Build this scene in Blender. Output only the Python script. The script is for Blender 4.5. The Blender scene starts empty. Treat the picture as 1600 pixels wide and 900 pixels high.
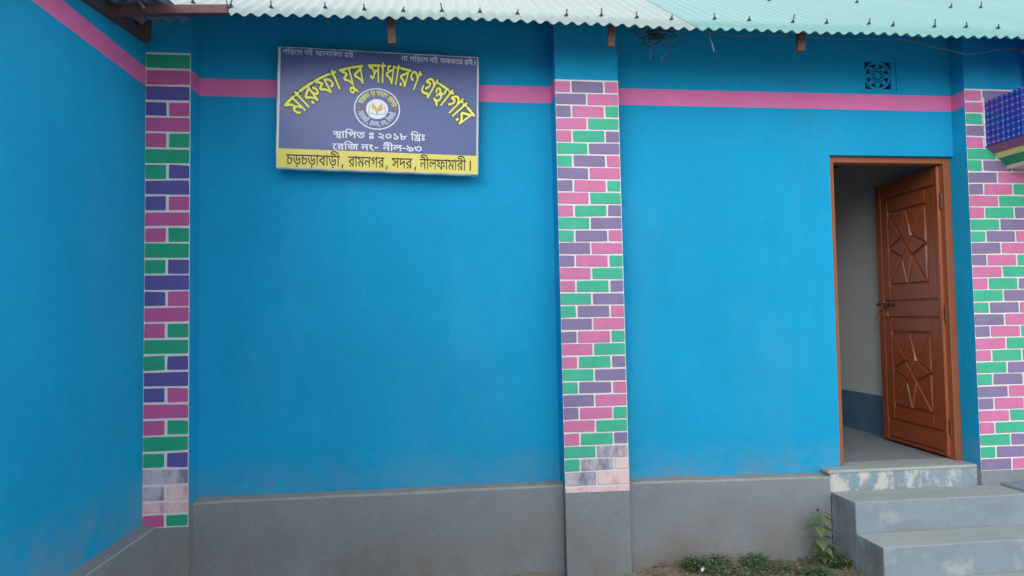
# A blue painted building front with painted brick pilasters, a shop-style signboard and an open door.
import bpy, math, random
from mathutils import Vector, Matrix
from mathutils.geometry import delaunay_2d_cdt

random.seed(7)
C = bpy.context.scene
COL = C.collection
rad = math.radians

# ------------------------------------------------------------------ camera
CAM_H = 1.6404
YAW, PITCH, ROLL, FPX = 0.1152, 0.0433, -0.0154, 1066.0
def cam_axes():
    cy, sy, cp, sp = math.cos(YAW), math.sin(YAW), math.cos(PITCH), math.sin(PITCH)
    fw = Vector((sy*cp, cy*cp, sp)); r = Vector((cy, -sy, 0)); u = r.cross(fw)
    c, s = math.cos(ROLL), math.sin(ROLL)
    return r*c + u*s, u*c - r*s, fw
CR, CU, CF = cam_axes()
cam = bpy.data.cameras.new('camera')
cam.sensor_width = 36.0
cam.lens = 36.0*FPX/1600.0
cam.clip_start = 0.05
cam.clip_end = 500
co = bpy.data.objects.new('camera', cam)
M = Matrix((CR, CU, -CF)).transposed().to_4x4()
M.translation = (0, 0, CAM_H)
co.matrix_world = M
COL.objects.link(co)
C.camera = co

# ------------------------------------------------------------------ light
SUN_EL, SUN_AZ = rad(20), rad(208)                  # azimuth measured clockwise from +Y
w = bpy.data.worlds.new('World'); C.world = w; w.use_nodes = True
nt = w.node_tree; nt.nodes.clear()
sky = nt.nodes.new('ShaderNodeTexSky'); sky.sky_type = 'NISHITA'; sky.sun_disc = False
sky.sun_elevation = SUN_EL; sky.sun_rotation = SUN_AZ
sky.air_density = 1; sky.dust_density = 4; sky.ozone_density = 1.0
hsv = nt.nodes.new('ShaderNodeHueSaturation'); hsv.inputs['Saturation'].default_value = 0.45
bg = nt.nodes.new('ShaderNodeBackground'); bg.inputs['Strength'].default_value = 0.15
wo = nt.nodes.new('ShaderNodeOutputWorld')
cl = nt.nodes.new('ShaderNodeMix'); cl.data_type = 'RGBA'; cl.inputs[0].default_value = 0.85   # even cloud cover over the clear sky
cl.inputs[7].default_value = (9.7, 10.1, 10.5, 1)
nt.links.new(sky.outputs[0], hsv.inputs['Color']); nt.links.new(hsv.outputs[0], cl.inputs[6]); nt.links.new(cl.outputs[2], bg.inputs['Color'])
nt.links.new(bg.outputs[0], wo.inputs['Surface'])
sl = bpy.data.lights.new('sun', 'SUN'); sl.energy = 1.12; sl.angle = rad(38); sl.color = (1.0, 0.97, 0.92)
so = bpy.data.objects.new('sun', sl); COL.objects.link(so)
sd = Vector((math.sin(SUN_AZ)*math.cos(SUN_EL), math.cos(SUN_AZ)*math.cos(SUN_EL), math.sin(SUN_EL)))
so.rotation_euler = sd.to_track_quat('Z', 'Y').to_euler()
so.location = (0, -4, 8)
C.view_settings.view_transform = 'Standard'
C.view_settings.look = 'None'
C.view_settings.exposure = 0.38
C.view_settings.gamma = 1.0
C.view_settings.use_curve_mapping = False
try:
    C.cycles.max_bounces = 8; C.cycles.diffuse_bounces = 5
except Exception:
    pass

# ------------------------------------------------------------------ helpers
def ray(px, py):
    return CR*((px-800)/FPX) + CU*((450-py)/FPX) + CF
def at_y(px, py, Y):                                # a measured photo point on a plane facing the front
    d = ray(px, py); t = Y/d.y
    return Vector((d.x*t, Y, d.z*t + CAM_H))
def at_z(px, py, Z):
    d = ray(px, py); t = (Z-CAM_H)/d.z
    return Vector((d.x*t, d.y*t, Z))

class MB:
    def __init__(s): s.v = []; s.f = []; s.m = []
    def face(s, pts, m=0):
        i = len(s.v); s.v += [tuple(p) for p in pts]; s.f.append(tuple(range(i, i+len(pts)))); s.m.append(m)
    def box(s, x0, x1, y0, y1, z0, z1, m=0):
        i = len(s.v)
        s.v += [(x0,y0,z0),(x1,y0,z0),(x1,y1,z0),(x0,y1,z0),(x0,y0,z1),(x1,y0,z1),(x1,y1,z1),(x0,y1,z1)]
        for q in ((0,3,2,1),(4,5,6,7),(0,1,5,4),(1,2,6,5),(2,3,7,6),(3,0,4,7)):
            s.f.append(tuple(i+k for k in q)); s.m.append(m)
    def hexa(s, b, t, m=0):                         # bottom four and top four corners
        i = len(s.v); s.v += [tuple(p) for p in b] + [tuple(p) for p in t]
        for q in ((0,3,2,1),(4,5,6,7),(0,1,5,4),(1,2,6,5),(2,3,7,6),(3,0,4,7)):
            s.f.append(tuple(i+k for k in q)); s.m.append(m)
    def tube(s, pts, r, n=8, m=0, taper=None):
        pts = [Vector(p) for p in pts]; rings = []
        for k, p in enumerate(pts):
            d = (pts[min(k+1, len(pts)-1)] - pts[max(k-1, 0)]).normalized()
            a = d.orthogonal().normalized() if k == 0 else (rings_a - d*rings_a.dot(d)).normalized()
            rings_a = a; b = d.cross(a)
            rr = r if taper is None else r*taper[k]
            i = len(s.v); rings.append(i)
            for j in range(n):
                t = 2*math.pi*j/n; s.v.append(tuple(p + a*math.cos(t)*rr + b*math.sin(t)*rr))
        for k in range(len(pts)-1):
            for j in range(n):
                j2 = (j+1) % n
                s.f.append((rings[k]+j, rings[k]+j2, rings[k+1]+j2, rings[k+1]+j)); s.m.append(m)
        s.f.append(tuple(rings[0]+j for j in reversed(range(n)))); s.m.append(m)
        s.f.append(tuple(rings[-1]+j for j in range(n))); s.m.append(m)
    def prism(s, poly, f, depth, m=0, inset=0.0):   # polygon in (a,b), f(a,b,h) gives a point; top inset a little
        n = len(poly); cx = sum(p[0] for p in poly)/n; cy = sum(p[1] for p in poly)/n
        top = []
        for k in range(n):
            p = Vector(poly[k]); q = Vector(poly[k-1]); r_ = Vector(poly[(k+1) % n])
            e1 = (p-q).normalized(); e2 = (r_-p).normalized()
            n1 = Vector((-e1.y, e1.x)); n2 = Vector((-e2.y, e2.x)); bis = (n1+n2)
            l = max(0.35, 1+n1.dot(n2)); top.append(p + bis*(inset/l))
        i = len(s.v)
        s.v += [tuple(f(p[0], p[1], 0)) for p in poly] + [tuple(f(p[0], p[1], depth)) for p in top]
        s.f.append(tuple(i+n+k for k in range(n))); s.m.append(m)
        for k in range(n):
            k2 = (k+1) % n; s.f.append((i+k, i+k2, i+n+k2, i+n+k)); s.m.append(m)
    def build(s, name, mats, parent=None, smooth=False, bevel=0.0, seg=2, fix=True):
        me = bpy.data.meshes.new(name); me.from_pydata(s.v, [], s.f); me.update()
        for m in (mats if isinstance(mats, (list, tuple)) else [mats]): me.materials.append(m)
        for p, m in zip(me.polygons, s.m): p.material_index = m; p.use_smooth = smooth
        o = bpy.data.objects.new(name, me); COL.objects.link(o)
        if parent: o.parent = parent
        if bevel:
            import bmesh
            b = bmesh.new(); b.from_mesh(me); bmesh.ops.remove_doubles(b, verts=b.verts, dist=1e-5); b.to_mesh(me); b.free()
            md = o.modifiers.new('bevel', 'BEVEL'); md.width = bevel; md.segments = seg; md.limit_method = 'ANGLE'; md.angle_limit = rad(40)
        return o

def thing(name, label, cat, loc=(0,0,0), group=None):
    o = bpy.data.objects.new(name, None); COL.objects.link(o); o.location = loc; o.empty_display_size = 0.1
    o['label'] = label; o['category'] = cat
    if group: o['group'] = group
    return o
def tag(o, label, cat, group=None, kind=None):
    o['label'] = label; o['category'] = cat
    if group: o['group'] = group
    if kind: o['kind'] = kind
    return o
def shift(o, base):                                  # keep world place when parented to an Empty at base
    o.location = -Vector(base); return o

# ------------------------------------------------------------------ materials
def srgb(r, g, b, k=1.0):
    f = lambda c: (c/255/12.92 if c <= 10 else ((c/255+0.055)/1.055)**2.4)
    return (f(r)*k, f(g)*k, f(b)*k, 1.0)

def mat(name, col, rough=0.7, spec=0.3, metal=0.0, mottle=0.10, mscale=2.0, bump=0.12, bscale=90.0, streak=0.0,
        stains=(), alpha_noise=None):
    """Procedural surface: base colour with cloudy mottling, fine grain bump and optional stains.
    stains: list of dicts(color, z0, z1, scale, lo, hi, stretch): colour mixed in where noise passes, between heights."""
    m = bpy.data.materials.new(name); m.use_nodes = True
    t = m.node_tree; N = t.nodes; L = t.links
    bs = N['Principled BSDF']; bs.inputs['Roughness'].default_value = rough
    bs.inputs['Specular IOR Level'].default_value = spec; bs.inputs['Metallic'].default_value = metal
    tc = N.new('ShaderNodeTexCoord'); cur = None
    rgb = N.new('ShaderNodeRGB'); rgb.outputs[0].default_value = col; cur = rgb.outputs[0]
    def noise(scale, detail=5, r=0.6, stretch=None):
        n = N.new('ShaderNodeTexNoise'); n.inputs['Scale'].default_value = scale; n.inputs['Detail'].default_value = detail
        n.inputs['Roughness'].default_value = r
        if stretch:
            mp = N.new('ShaderNodeMapping'); mp.inputs['Scale'].default_value = stretch
            L.new(tc.outputs['Object'], mp.inputs['Vector']); L.new(mp.outputs[0], n.inputs['Vector'])
        else: L.new(tc.outputs['Object'], n.inputs['Vector'])
        return n.outputs['Fac']
    def rng(src, a, b, c, d):
        r = N.new('ShaderNodeMapRange'); L.new(src, r.inputs[0])
        for i, x in enumerate((a, b, c, d)): r.inputs[i+1].default_value = x
        return r.outputs[0]
    def mul(col_, fac_):
        x = N.new('ShaderNodeMix'); x.data_type = 'RGBA'; x.blend_type = 'MULTIPLY'; x.inputs[0].default_value = 1.0
        L.new(col_, x.inputs[6]); L.new(fac_, x.inputs[7]); return x.outputs[2]
    if mottle:
        cur = mul(cur, rng(noise(mscale, 6, 0.65), 0.3, 0.7, 1-mottle, 1+mottle))
        cur = mul(cur, rng(noise(mscale*14, 3, 0.6), 0.3, 0.7, 1-mottle*0.45, 1+mottle*0.45))
    if streak:
        cur = mul(cur, rng(noise(5.0, 4, 0.6, (1.0, 1.0, 0.09)), 0.3, 0.7, 1-streak, 1+streak))
    for s in stains:
        f = rng(noise(s.get('scale', 6), s.get('detail', 6), 0.65, s.get('stretch')), s.get('lo', 0.5), s.get('hi', 0.65), 0, s.get('amt', 1.0))
        if 'z0' in s:
            sep = N.new('ShaderNodeSeparateXYZ'); L.new(tc.outputs['Object'], sep.inputs[0])
            g = rng(sep.outputs[s.get('axis', 2)], s['z0'], s['z1'], 1, 0)
            mm = N.new('ShaderNodeMath'); mm.operation = 'MULTIPLY'; L.new(f, mm.inputs[0]); L.new(g, mm.inputs[1]); f = mm.outputs[0]
        x = N.new('ShaderNodeMix'); x.data_type = 'RGBA'; L.new(f, x.inputs[0]); L.new(cur, x.inputs[6]); x.inputs[7].default_value = s['color']
        cur = x.outputs[2]
    L.new(cur, bs.inputs['Base Color'])
    if bump:
        b = N.new('ShaderNodeBump'); b.inputs['Strength'].default_value = bump; b.inputs['Distance'].default_value = 0.01
        a = N.new('ShaderNodeMath'); a.operation = 'MULTIPLY_ADD'; L.new(noise(6, 4), a.inputs[0]); a.inputs[1].default_value = 2.0
        L.new(noise(bscale, 4), a.inputs[2]); L.new(a.outputs[0], b.inputs['Height']); L.new(b.outputs[0], bs.inputs['Normal'])
    return m

DUST = (0.22, 0.21, 0.19, 1)
MUD = (0.15, 0.12, 0.085, 1)
BLUE = mat('blue_wall_paint', srgb(17, 143, 188), rough=0.75, spec=0.15, mottle=0.065, mscale=1.3, bump=0.26, bscale=70, streak=0.028,
           stains=[dict(color=(0.16,0.22,0.27,1), z0=0.53, z1=0.80, scale=5, lo=0.35, hi=0.75, amt=0.75),
                   dict(color=(0.05,0.14,0.21,1), scale=26, lo=0.69, hi=0.74, amt=0.5), dict(color=(0.03,0.07,0.10,1), scale=48, lo=0.735, hi=0.76, amt=0.6, detail=3),
                   dict(color=(0.12,0.33,0.46,1), scale=1.1, lo=0.52, hi=0.75, amt=0.13, stretch=(1.6, 1, 0.5))])
PINKBAND = mat('pink_band_paint', srgb(202, 106, 160), rough=0.55, mottle=0.07, mscale=3, bump=0.2, bscale=70)
WHITE = mat('white_joint_paint', srgb(205, 204, 206), rough=0.6, mottle=0.05, bump=0.15)
PINK = mat('pink_brick_paint', srgb(187, 107, 150), rough=0.55, mottle=0.09, mscale=7, bump=0.15)
VIOLET = mat('violet_brick_paint', srgb(121, 108, 146), rough=0.55, mottle=0.10, mscale=7, bump=0.15)
GREEN = mat('green_brick_paint', srgb(58, 164, 132), rough=0.55, mottle=0.09, mscale=7, bump=0.15)
PURPLE = mat('deep_purple_brick_paint', srgb(84, 78, 142), rough=0.55, mottle=0.10, mscale=7, bump=0.15)
DPINK = mat('deep_pink_brick_paint', srgb(176, 84, 138), rough=0.55, mottle=0.09, mscale=7, bump=0.15)
DGREEN = mat('deep_green_brick_paint', srgb(32, 146, 112), rough=0.55, mottle=0.09, mscale=7, bump=0.15)
OUTL = mat('brick_outline_paint', srgb(110, 92, 112), rough=0.6, mottle=0.05, bump=0)
FADE = dict(color=srgb(174, 171, 182), scale=14, lo=0.36, hi=0.58, stretch=(1.0, 1.0, 0.45))
FVIO = mat('worn_violet_brick_paint', srgb(116, 110, 138), rough=0.7, mottle=0.1, mscale=9, bump=0.2, stains=[FADE])
FPINK = mat('worn_pink_brick_paint', srgb(196, 132, 146), rough=0.7, mottle=0.1, mscale=9, bump=0.2, stains=[dict(FADE, color=srgb(206, 186, 188), lo=0.30, hi=0.52)])
CEMENT = mat('grey_cement_paint', srgb(119, 127, 133), rough=0.8, spec=0.15, mottle=0.09, mscale=1.8, bump=0.3, bscale=60, streak=0.03,
             stains=[dict(color=(0.16,0.135,0.105,1), z0=0.05, z1=0.55, scale=2.4, lo=0.36, hi=0.66, amt=0.8),
                     dict(color=(0.12,0.13,0.14,1), scale=9, lo=0.60, hi=0.72, amt=0.35)])
LEDGE = mat('bare_cement_ledge', srgb(138, 138, 134), rough=0.9, spec=0.1, mottle=0.14, mscale=7, bump=0.4, bscale=50)
STEP = mat('blue_grey_cement_steps', srgb(122, 136, 146), rough=0.75, spec=0.2, mottle=0.08, mscale=2.6, bump=0.25, bscale=70,
           stains=[dict(color=(0.42,0.43,0.41,1), scale=3.6, lo=0.55, hi=0.70, amt=0.5), dict(color=(0.15,0.165,0.175,1), scale=2.2, lo=0.50, hi=0.72, amt=0.45, stretch=(1,1,2.2)),
                   dict(color=(0.20,0.21,0.22,1), scale=12, lo=0.62, hi=0.72, amt=0.5)])
TREAD = mat('worn_step_tread', srgb(150, 157, 154), rough=0.85, spec=0.12, mottle=0.10, mscale=2.4, bump=0.3, bscale=70,
            stains=[dict(color=(0.36,0.34,0.30,1), scale=2.3, lo=0.5, hi=0.7, amt=0.6)])
SIDE = mat('stained_step_side', srgb(124, 134, 142), rough=0.85, spec=0.12, mottle=0.12, mscale=4, bump=0.3, bscale=60, streak=0.08,
           stains=[dict(color=(0.125,0.115,0.095,1), scale=4.5, lo=0.40, hi=0.62, amt=0.75, stretch=(1, 1, 0.5)), dict(color=(0.40,0.41,0.40,1), scale=11, lo=0.60, hi=0.68, amt=0.8, stretch=(1, 1, 0.18))])
RISER = mat('peeling_sill_riser', srgb(122, 138, 150), rough=0.8, spec=0.15, mottle=0.07, mscale=3, bump=0.3, bscale=60,
            stains=[dict(color=(0.50,0.485,0.45,1), scale=7.5, lo=0.49, hi=0.60, amt=0.8, stretch=(1, 1, 0.7), detail=4)])
SOIL = mat('dry_soil', (0.23, 0.18, 0.135, 1), rough=0.95, spec=0.1, mottle=0.22, mscale=3, bump=0.8, bscale=45,
           stains=[dict(color=(0.33,0.28,0.22,1), scale=9, lo=0.52, hi=0.66, amt=0.7)])
TIN = mat('pale_mint_tin', (0.235, 0.298, 0.290, 1), rough=0.38, spec=0.4, metal=0.15, mottle=0.06, mscale=2.2, bump=0.03, bscale=30,
          stains=[dict(color=(0.42,0.44,0.40,1), scale=3, lo=0.60, hi=0.75, amt=0.35, stretch=(3, 0.4, 0.4))])
TINR = mat('aqua_tin', (0.140, 0.300, 0.292, 1), rough=0.40, spec=0.4, metal=0.15, mottle=0.05, mscale=2.2, bump=0.03, bscale=30)
TINOLD = mat('old_grey_tin', (0.30, 0.33, 0.36, 1), rough=0.5, spec=0.4, metal=0.3, mottle=0.15, mscale=4, bump=0.05, bscale=30)
RUST = mat('brown_primer_steel', (0.105, 0.048, 0.050, 1), rough=0.6, spec=0.3, mottle=0.2, mscale=8, bump=0.2, bscale=80)
TIMBER = mat('old_rafter_timber', (0.105, 0.060, 0.052, 1), rough=0.8, spec=0.2, mottle=0.22, mscale=12, bump=0.3, bscale=60)
BOLT = mat('dark_bolt_steel', (0.045, 0.055, 0.065, 1), rough=0.5, spec=0.5, metal=0.5, mottle=0.1, bump=0)
DOOR = mat('brown_door_enamel', (0.225, 0.052, 0.018, 1), rough=0.30, spec=0.35, mottle=0.07, mscale=5, bump=0.05, bscale=40)
FRAME = mat('brown_frame_enamel', (0.25, 0.080, 0.036, 1), rough=0.45, spec=0.3, mottle=0.08, mscale=6, bump=0.1, bscale=60)
IRON = mat('painted_iron', (0.10, 0.040, 0.024, 1), rough=0.5, spec=0.5, metal=0.3, mottle=0.15, mscale=20, bump=0.1)
ROOMW = mat('room_whitewash', srgb(176, 180, 182), rough=0.8, mottle=0.05, bump=0.1)
DADO = mat('room_dado_paint', srgb(74, 104, 130), rough=0.7, mottle=0.12, mscale=5, bump=0.1)
ROOMF = mat('room_cement_floor', srgb(128, 136, 142), rough=0.5, spec=0.4, mottle=0.1, mscale=3, bump=0.08)
DARKC = mat('room_ceiling_board', srgb(80, 80, 80), rough=0.9, mottle=0.1, bump=0.1)

# ------------------------------------------------------------------ ground
FY = 4.5                      # face of the front wall
WX = lambda y: -1.725 - 0.0309*(4.5-y)    # face of the side wing's wall
g = MB()
n = 60
xs = [-40 + 80*i/n for i in range(n+1)]; ys = [-40 + 80*i/n for i in range(n+1)]
gx = sorted(set([-45,-20,-8,-4,8,14,45] + [round(-3+0.12*i, 3) for i in range(0, 76)]))
gy = sorted(set([-45,-20,-8,-3,0,1.5,9,20,45] + [round(2.4+0.12*i, 3) for i in range(0, 19)]))
def gz(x, y):
    if -2.5 < x < 5.8 and 2.4 < y < 4.5:
        return 0.018*math.sin(5.1*x+2*y)*math.sin(4.3*y-x) + 0.010*math.sin(13*x+7*y) - 0.004
    return -0.012
idx = {}
for i, x in enumerate(gx):
    for j, y in enumerate(gy):
        idx[i, j] = len(g.v); g.v.append((x, y, gz(x, y)))
for i in range(len(gx)-1):
    for j in range(len(gy)-1):
        g.f.append((idx[i,j], idx[i+1,j], idx[i+1,j+1], idx[i,j+1])); g.m.append(0)
ground = g.build('ground', SOIL, smooth=True); ground['kind'] = 'structure'; ground['label'] = 'bare dry soil in front of the blue building'

BOUNCE = mat('pale_bounce_sheet', (0.42, 0.41, 0.385, 1), rough=0.9, spec=0.1, mottle=0.1, mscale=0.8, bump=0.3, bscale=30)  # unseen pale ground sheet, added to bounce light up onto the walls
yd = MB(); yd.face([(-1.75,-9,0.024),(9,-9,0.024),(9,2.9,0.024),(-1.75,2.9,0.024)])
bounce_yard = yd.build('added_bounce_yard', BOUNCE); bounce_yard['kind'] = 'structure'

# ------------------------------------------------------------------ main building
HB = thing('building', 'bright blue plastered building front with pink band, painted brick pilasters, tin roof and brown door', 'building', (1.2, 4.5, 0))
HBASE = (1.2, 4.5, 0)
def part(mb, name, mats, parent=HB, **k):
    o = mb.build(name, mats, parent, **k)
    if parent is HB: shift(o, HBASE)
    return o

ZS0, ZS1 = 3.087, 3.200       # pink band
DX0, DX1, DZ0, DZ1 = 2.800, 3.7555, 0.57, 2.757
VX0, VX1, VZ0, VZ1 = 3.060, 3.335, 3.214, 3.470
XR = 8.0
xs = [-1.95, DX0, VX0, VX1, DX1, XR]
zs = [-0.05, DZ0, DZ1, ZS0, ZS1, VZ0, VZ1, 3.74]
hole = lambda x, z: (DX0 < x < DX1 and DZ0 < z < DZ1) or (VX0 < x < VX1 and VZ0 < z < VZ1)
Y0, Y1 = FY, FY+0.14
wl = MB()
for i in range(len(xs)-1):
    for j in range(len(zs)-1):
        xa, xb, za, zb = xs[i], xs[i+1], zs[j], zs[j+1]; xc, zc = (xa+xb)/2, (za+zb)/2
        if hole(xc, zc): continue
        wl.face([(xa,Y0,za),(xb,Y0,za),(xb,Y0,zb),(xa,Y0,zb)], 1 if ZS0 < zc < ZS1 else 0)
        wl.face([(xb,Y1,za),(xa,Y1,za),(xa,Y1,zb),(xb,Y1,zb)], 2)
        for di, dj in ((-1,0),(1,0),(0,-1),(0,1)):
            ii, jj = i+di, j+dj
            out = not (0 <= ii < len(xs)-1 and 0 <= jj < len(zs)-1)
            if out or hole((xs[ii]+xs[ii+1])/2, (zs[jj]+zs[jj+1])/2):
                if di == -1: wl.face([(xa,Y1,za),(xa,Y0,za),(xa,Y0,zb),(xa,Y1,zb)])
                if di == 1: wl.face([(xb,Y0,za),(xb,Y1,za),(xb,Y1,zb),(xb,Y0,zb)])
                if dj == -1: wl.face([(xa,Y0,za),(xa,Y1,za),(xb,Y1,za),(xb,Y0,za)])
                if dj == 1: wl.face([(xa,Y0,zb),(xb,Y0,zb),(xb,Y1,zb),(xa,Y1,zb)])
part(wl, 'wall', [BLUE, PINKBAND, ROOMW])

# plinths: a low cement skirt proud of the wall, with a bare ledge on top
def plinth(x0, x1, zt0, zt1):
    p = MB(); yf = 4.403; ns = 10
    for k in range(ns):
        a, b = k/ns, (k+1)/ns
        xa, xb = x0+(x1-x0)*a, x0+(x1-x0)*b
        wob = lambda x: 0.0018*math.sin(9*x)+0.0012*math.sin(23*x)
        za, zb = zt0+(zt1-zt0)*a + wob(xa), zt0+(zt1-zt0)*b + wob(xb)
        p.face([(xa,yf,-0.08),(xb,yf,-0.08),(xb,yf,zb-0.012),(xa,yf,za-0.012)], 0)
        p.face([(xa,yf,za-0.012),(xb,yf,zb-0.012),(xb,yf+0.012,zb),(xa,yf+0.012,za)], 1)
        p.face([(xa,yf+0.012,za),(xb,yf+0.012,zb),(xb,FY,zb+0.006),(xa,FY,za+0.006)], 1)
    for x, z, fl in ((x0, zt0, 1), (x1, zt1, 0)):
        q = [(x,yf,-0.08),(x,yf,z-0.012),(x,yf+0.012,z),(x,FY,z+0.006),(x,FY,-0.08)]
        p.face(q if fl else q[::-1], 0)
    part(p, 'plinth', [CEMENT, LEDGE])
plinth(-1.4675, 0.822, 0.545, 0.553)
plinth(1.240, 2.6605, 0.550, 0.531)
plinth(4.215, 7.9, 0.55, 0.55)

# pilasters with hand-painted bricks
P_, V_, G_ = 3, 4, 5
CYC = [(V_, P_), (V_, P_, G_), (P_, G_), (P_, G_, V_), (G_, V_), (G_, V_, P_)]
def pilaster(xl, xr, yf, ztop, zbot, rows, zgrey, ret_l=True, ret_r=True, mats=None, outline=True, jit=0.0023, gap=0.0105, ztopall=3.60, sag=None):
    """xl, xr give the left and right edge at a height; rows: list of (fractions, materials)."""
    p = MB(); zz = sorted(set([-0.08, zgrey, zbot, 0.548, ZS0, ZS1, ztop, ztopall]))
    for a, b in zip(zz, zz[1:]):
        c = (a+b)/2
        front = 0 if c < zgrey else (1 if zbot < c < ztop else (1 if c < zbot else 2))
        side = 0 if c < 0.548 else (6 if ZS0 < c < ZS1 else 2)
        p.face([(xl(a),yf,a),(xr(a),yf,a),(xr(b),yf,b),(xl(b),yf,b)], front)
        p.face([(xl(a),FY+0.0,a),(xl(a),yf,a),(xl(b),yf,b),(xl(b),FY+0.0,b)], side)
        p.face([(xr(a),yf,a),(xr(a),FY+0.0,a),(xr(b),FY+0.0,b),(xr(b),yf,b)], side)
    n = len(rows); J = lambda s=1.0: random.uniform(-jit, jit)*s
    hts = [rw[2] if len(rw) > 2 else 1.0 for rw in rows]; tot = sum(hts); zc = ztop
    for k, rw in enumerate(rows):
        fr, ms = rw[0], rw[1]
        h = (ztop-zbot)*hts[k]/tot; z1 = zc - gap; z0 = zc - h; zc -= h
        edges = [0.0] + list(fr) + [1.0]
        sl = random.uniform(-0.0022, 0.0022)
        for q, m in enumerate(ms):
            f0, f1 = edges[q], edges[q+1]
            ins0 = 0.0 if q == 0 else gap*0.55; ins1 = 0.0 if q == len(ms)-1 else gap*0.55
            X = lambda f, z: xl(z) + (xr(z)-xl(z))*f
            xa0, xa1 = X(f0, z0)+ins0, X(f0, z1)+ins0; xb0, xb1 = X(f1, z0)-ins1, X(f1, z1)-ins1
            if q == 0: xa0 += 0.0022; xa1 += 0.0022
            if q == len(ms)-1: xb0 -= 0.0022; xb1 -= 0.0022
            t0, t1 = sl*(f0-0.5), sl*(f1-0.5)
            ja, jb, jc, jd = (Vector((J() if 0 < q else abs(J()), 0, J())) for _ in range(4))
            def quad(dx, dz, y, m, shr):
                # corners nicked a little, like brush work
                a = Vector((xa0+shr+dx, y, z0+shr+dz+t0))+ja; b = Vector((xb0-shr+dx, y, z0+shr+dz+t1))+Vector((-abs(jb.x),0,jb.z))
                c = Vector((xb1-shr+dx, y, z1-shr+dz+t1))+Vector((-abs(jc.x),0,jc.z)); d = Vector((xa1+shr+dx, y, z1-shr+dz+t0))+jd
                e = 0.006; pts = []
                for u, v, w_ in ((d,a,b),(a,b,c),(b,c,d),(c,d,a)):
                    pts += [v+(u-v).normalized()*e, v+(u-v).normalized()*e*0.3+(w_-v).normalized()*e*0.3, v+(w_-v).normalized()*e]
                ctr = []
                p.face(pts, m)
            if outline: quad(-0.0010, -0.0016, yf-0.0010, 7, -0.0002)
            quad(0, 0, yf-0.0018, m, 0.0006 if outline else 0)
    o = part(p, 'pilaster', mats)
    return o
SM, LG = (0.25, 0.775), (0.497,)
mid_rows = [(SM, (P_, V_, P_))]
for k in range(31):
    c = CYC[k % 6]; mid_rows.append((SM if len(c) == 3 else LG, c))
FV, FP = 8, 9
mid_rows[29] = (LG, (G_, FV)); mid_rows[30] = (SM, (G_, FV, FP)); mid_rows[31] = (LG, (FV, FP), 1.15)
mid_rows.append(((), (FP,), 0.55))
PM = [CEMENT, WHITE, BLUE, PINK, VIOLET, GREEN, PINKBAND, OUTL, FVIO, FPINK]
lerp = lambda a, b, t: a+(b-a)*t
pilaster(lambda z: lerp(0.824, 0.801, z/3.54), lambda z: lerp(1.243, 1.221, z/3.54), 4.32, 3.188, 0.520, mid_rows, 0.520, mats=PM)
right_rows = [((0.30, 0.83), (P_, V_, P_)), ((0.56,), (P_, V_)), ((0.30, 0.80), (G_, G_, V_)), ((0.52,), (V_, P_)), ((0.30, 0.80), (P_, P_, G_)), ((0.5,), (G_, V_))]
for k in range(26):
    c = CYC[(k+5) % 6]; right_rows.append(((0.255, 0.755) if len(c) == 3 else (0.50,), c))
pilaster(lambda z: 3.7555, lambda z: lerp(4.235, 4.203, z/3.4), 4.372, 3.212, 0.536, right_rows, 0.530, mats=PM)
H2 = (0.50,)
left_pat = [((), (5,)), ((), (3,), 1.06), ((), (4,))]
cyc = [(H2, (4, 3)), ((), (3,)), (H2, (3, 5)), ((), (5,)), (H2, (5, 4)), ((), (4,))]
for k in range(23): left_pat.append(cyc[k % 6])
left_pat += [((), (8,), 1.03), (H2, (8, 9), 1.0), ((), (9,), 0.75), (H2, (3, 5), 0.82)]
PL = [CEMENT, WHITE, BLUE, DPINK, PURPLE, DGREEN, PINKBAND, OUTL, FVIO, FPINK]
pilaster(lambda z: -1.729, lambda z: -1.468, 4.331, 3.296, 0.430, left_pat, 0.423, mats=PL, outline=False, jit=0.003, gap=0.0125)

# doorway: steel-look frame, open leaf with star panels, hasp, hinges
fr = MB()
fr.box(DX0+0.0015, DX0+0.048, 4.532, 4.625, 0.572, 2.755)
fr.box(DX1-0.056, DX1-0.0015, 4.532, 4.625, 0.572, 2.755)
fr.box(DX0+0.048, DX1-0.056, 4.534, 4.623, 2.712, 2.755)
frame = part(fr, 'door_frame', FRAME, bevel=0.004)
DH = Vector((3.690, 4.575, 0)); DF = Vector((3.752, 5.395, 0))
du = (DF-DH).normalized(); dn = Vector((-du.y, du.x, 0))       # outward face normal points to -X
DW, DB, DT = 0.795, 0.588, 2.706
dpt = lambda s, z, h: DH + du*s + dn*h + Vector((0, 0, z))
dl = MB()
def slab(s0, s1, z0, z1, h0, h1, ins=0.004):
    dl.prism([(s0,z0),(s1,z0),(s1,z1),(s0,z1)], lambda a, b, h: dpt(a, b, h0+h), h1-h0, 0, ins)
# backing board (both faces)
dl.hexa([dpt(0,DB,-0.030),dpt(DW,DB,-0.030),dpt(DW,DB,-0.002),dpt(0,DB,-0.002)],[dpt(0,DT,-0.030),dpt(DW,DT,-0.030),dpt(DW,DT,-0.002),dpt(0,DT,-0.002)])
TH = 0.012; gp = 0.0055
SA, SB, SC_, SD = 0.045, 0.145, 0.625, 0.715
def frame4(z0, z1, s0, s1): slab(s0, s1, z0, z1, -0.002, TH)
slab(0, SA-gp, DB, DT, -0.002, TH+0.002)                        # hinge stile
slab(SD+gp, DW, DB, DT, -0.002, TH+0.002)                       # lock stile
slab(SA, SD, 2.572, DT, -0.002, TH)                            # top rail
slab(SA, SD, 2.690, DT, TH, TH+0.003)
slab(SA, SD, 1.600, 1.722, -0.002, TH)                         # lock rail
slab(SA, SD, DB+0.034, 0.757, -0.002, TH)                      # bottom rail
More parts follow.
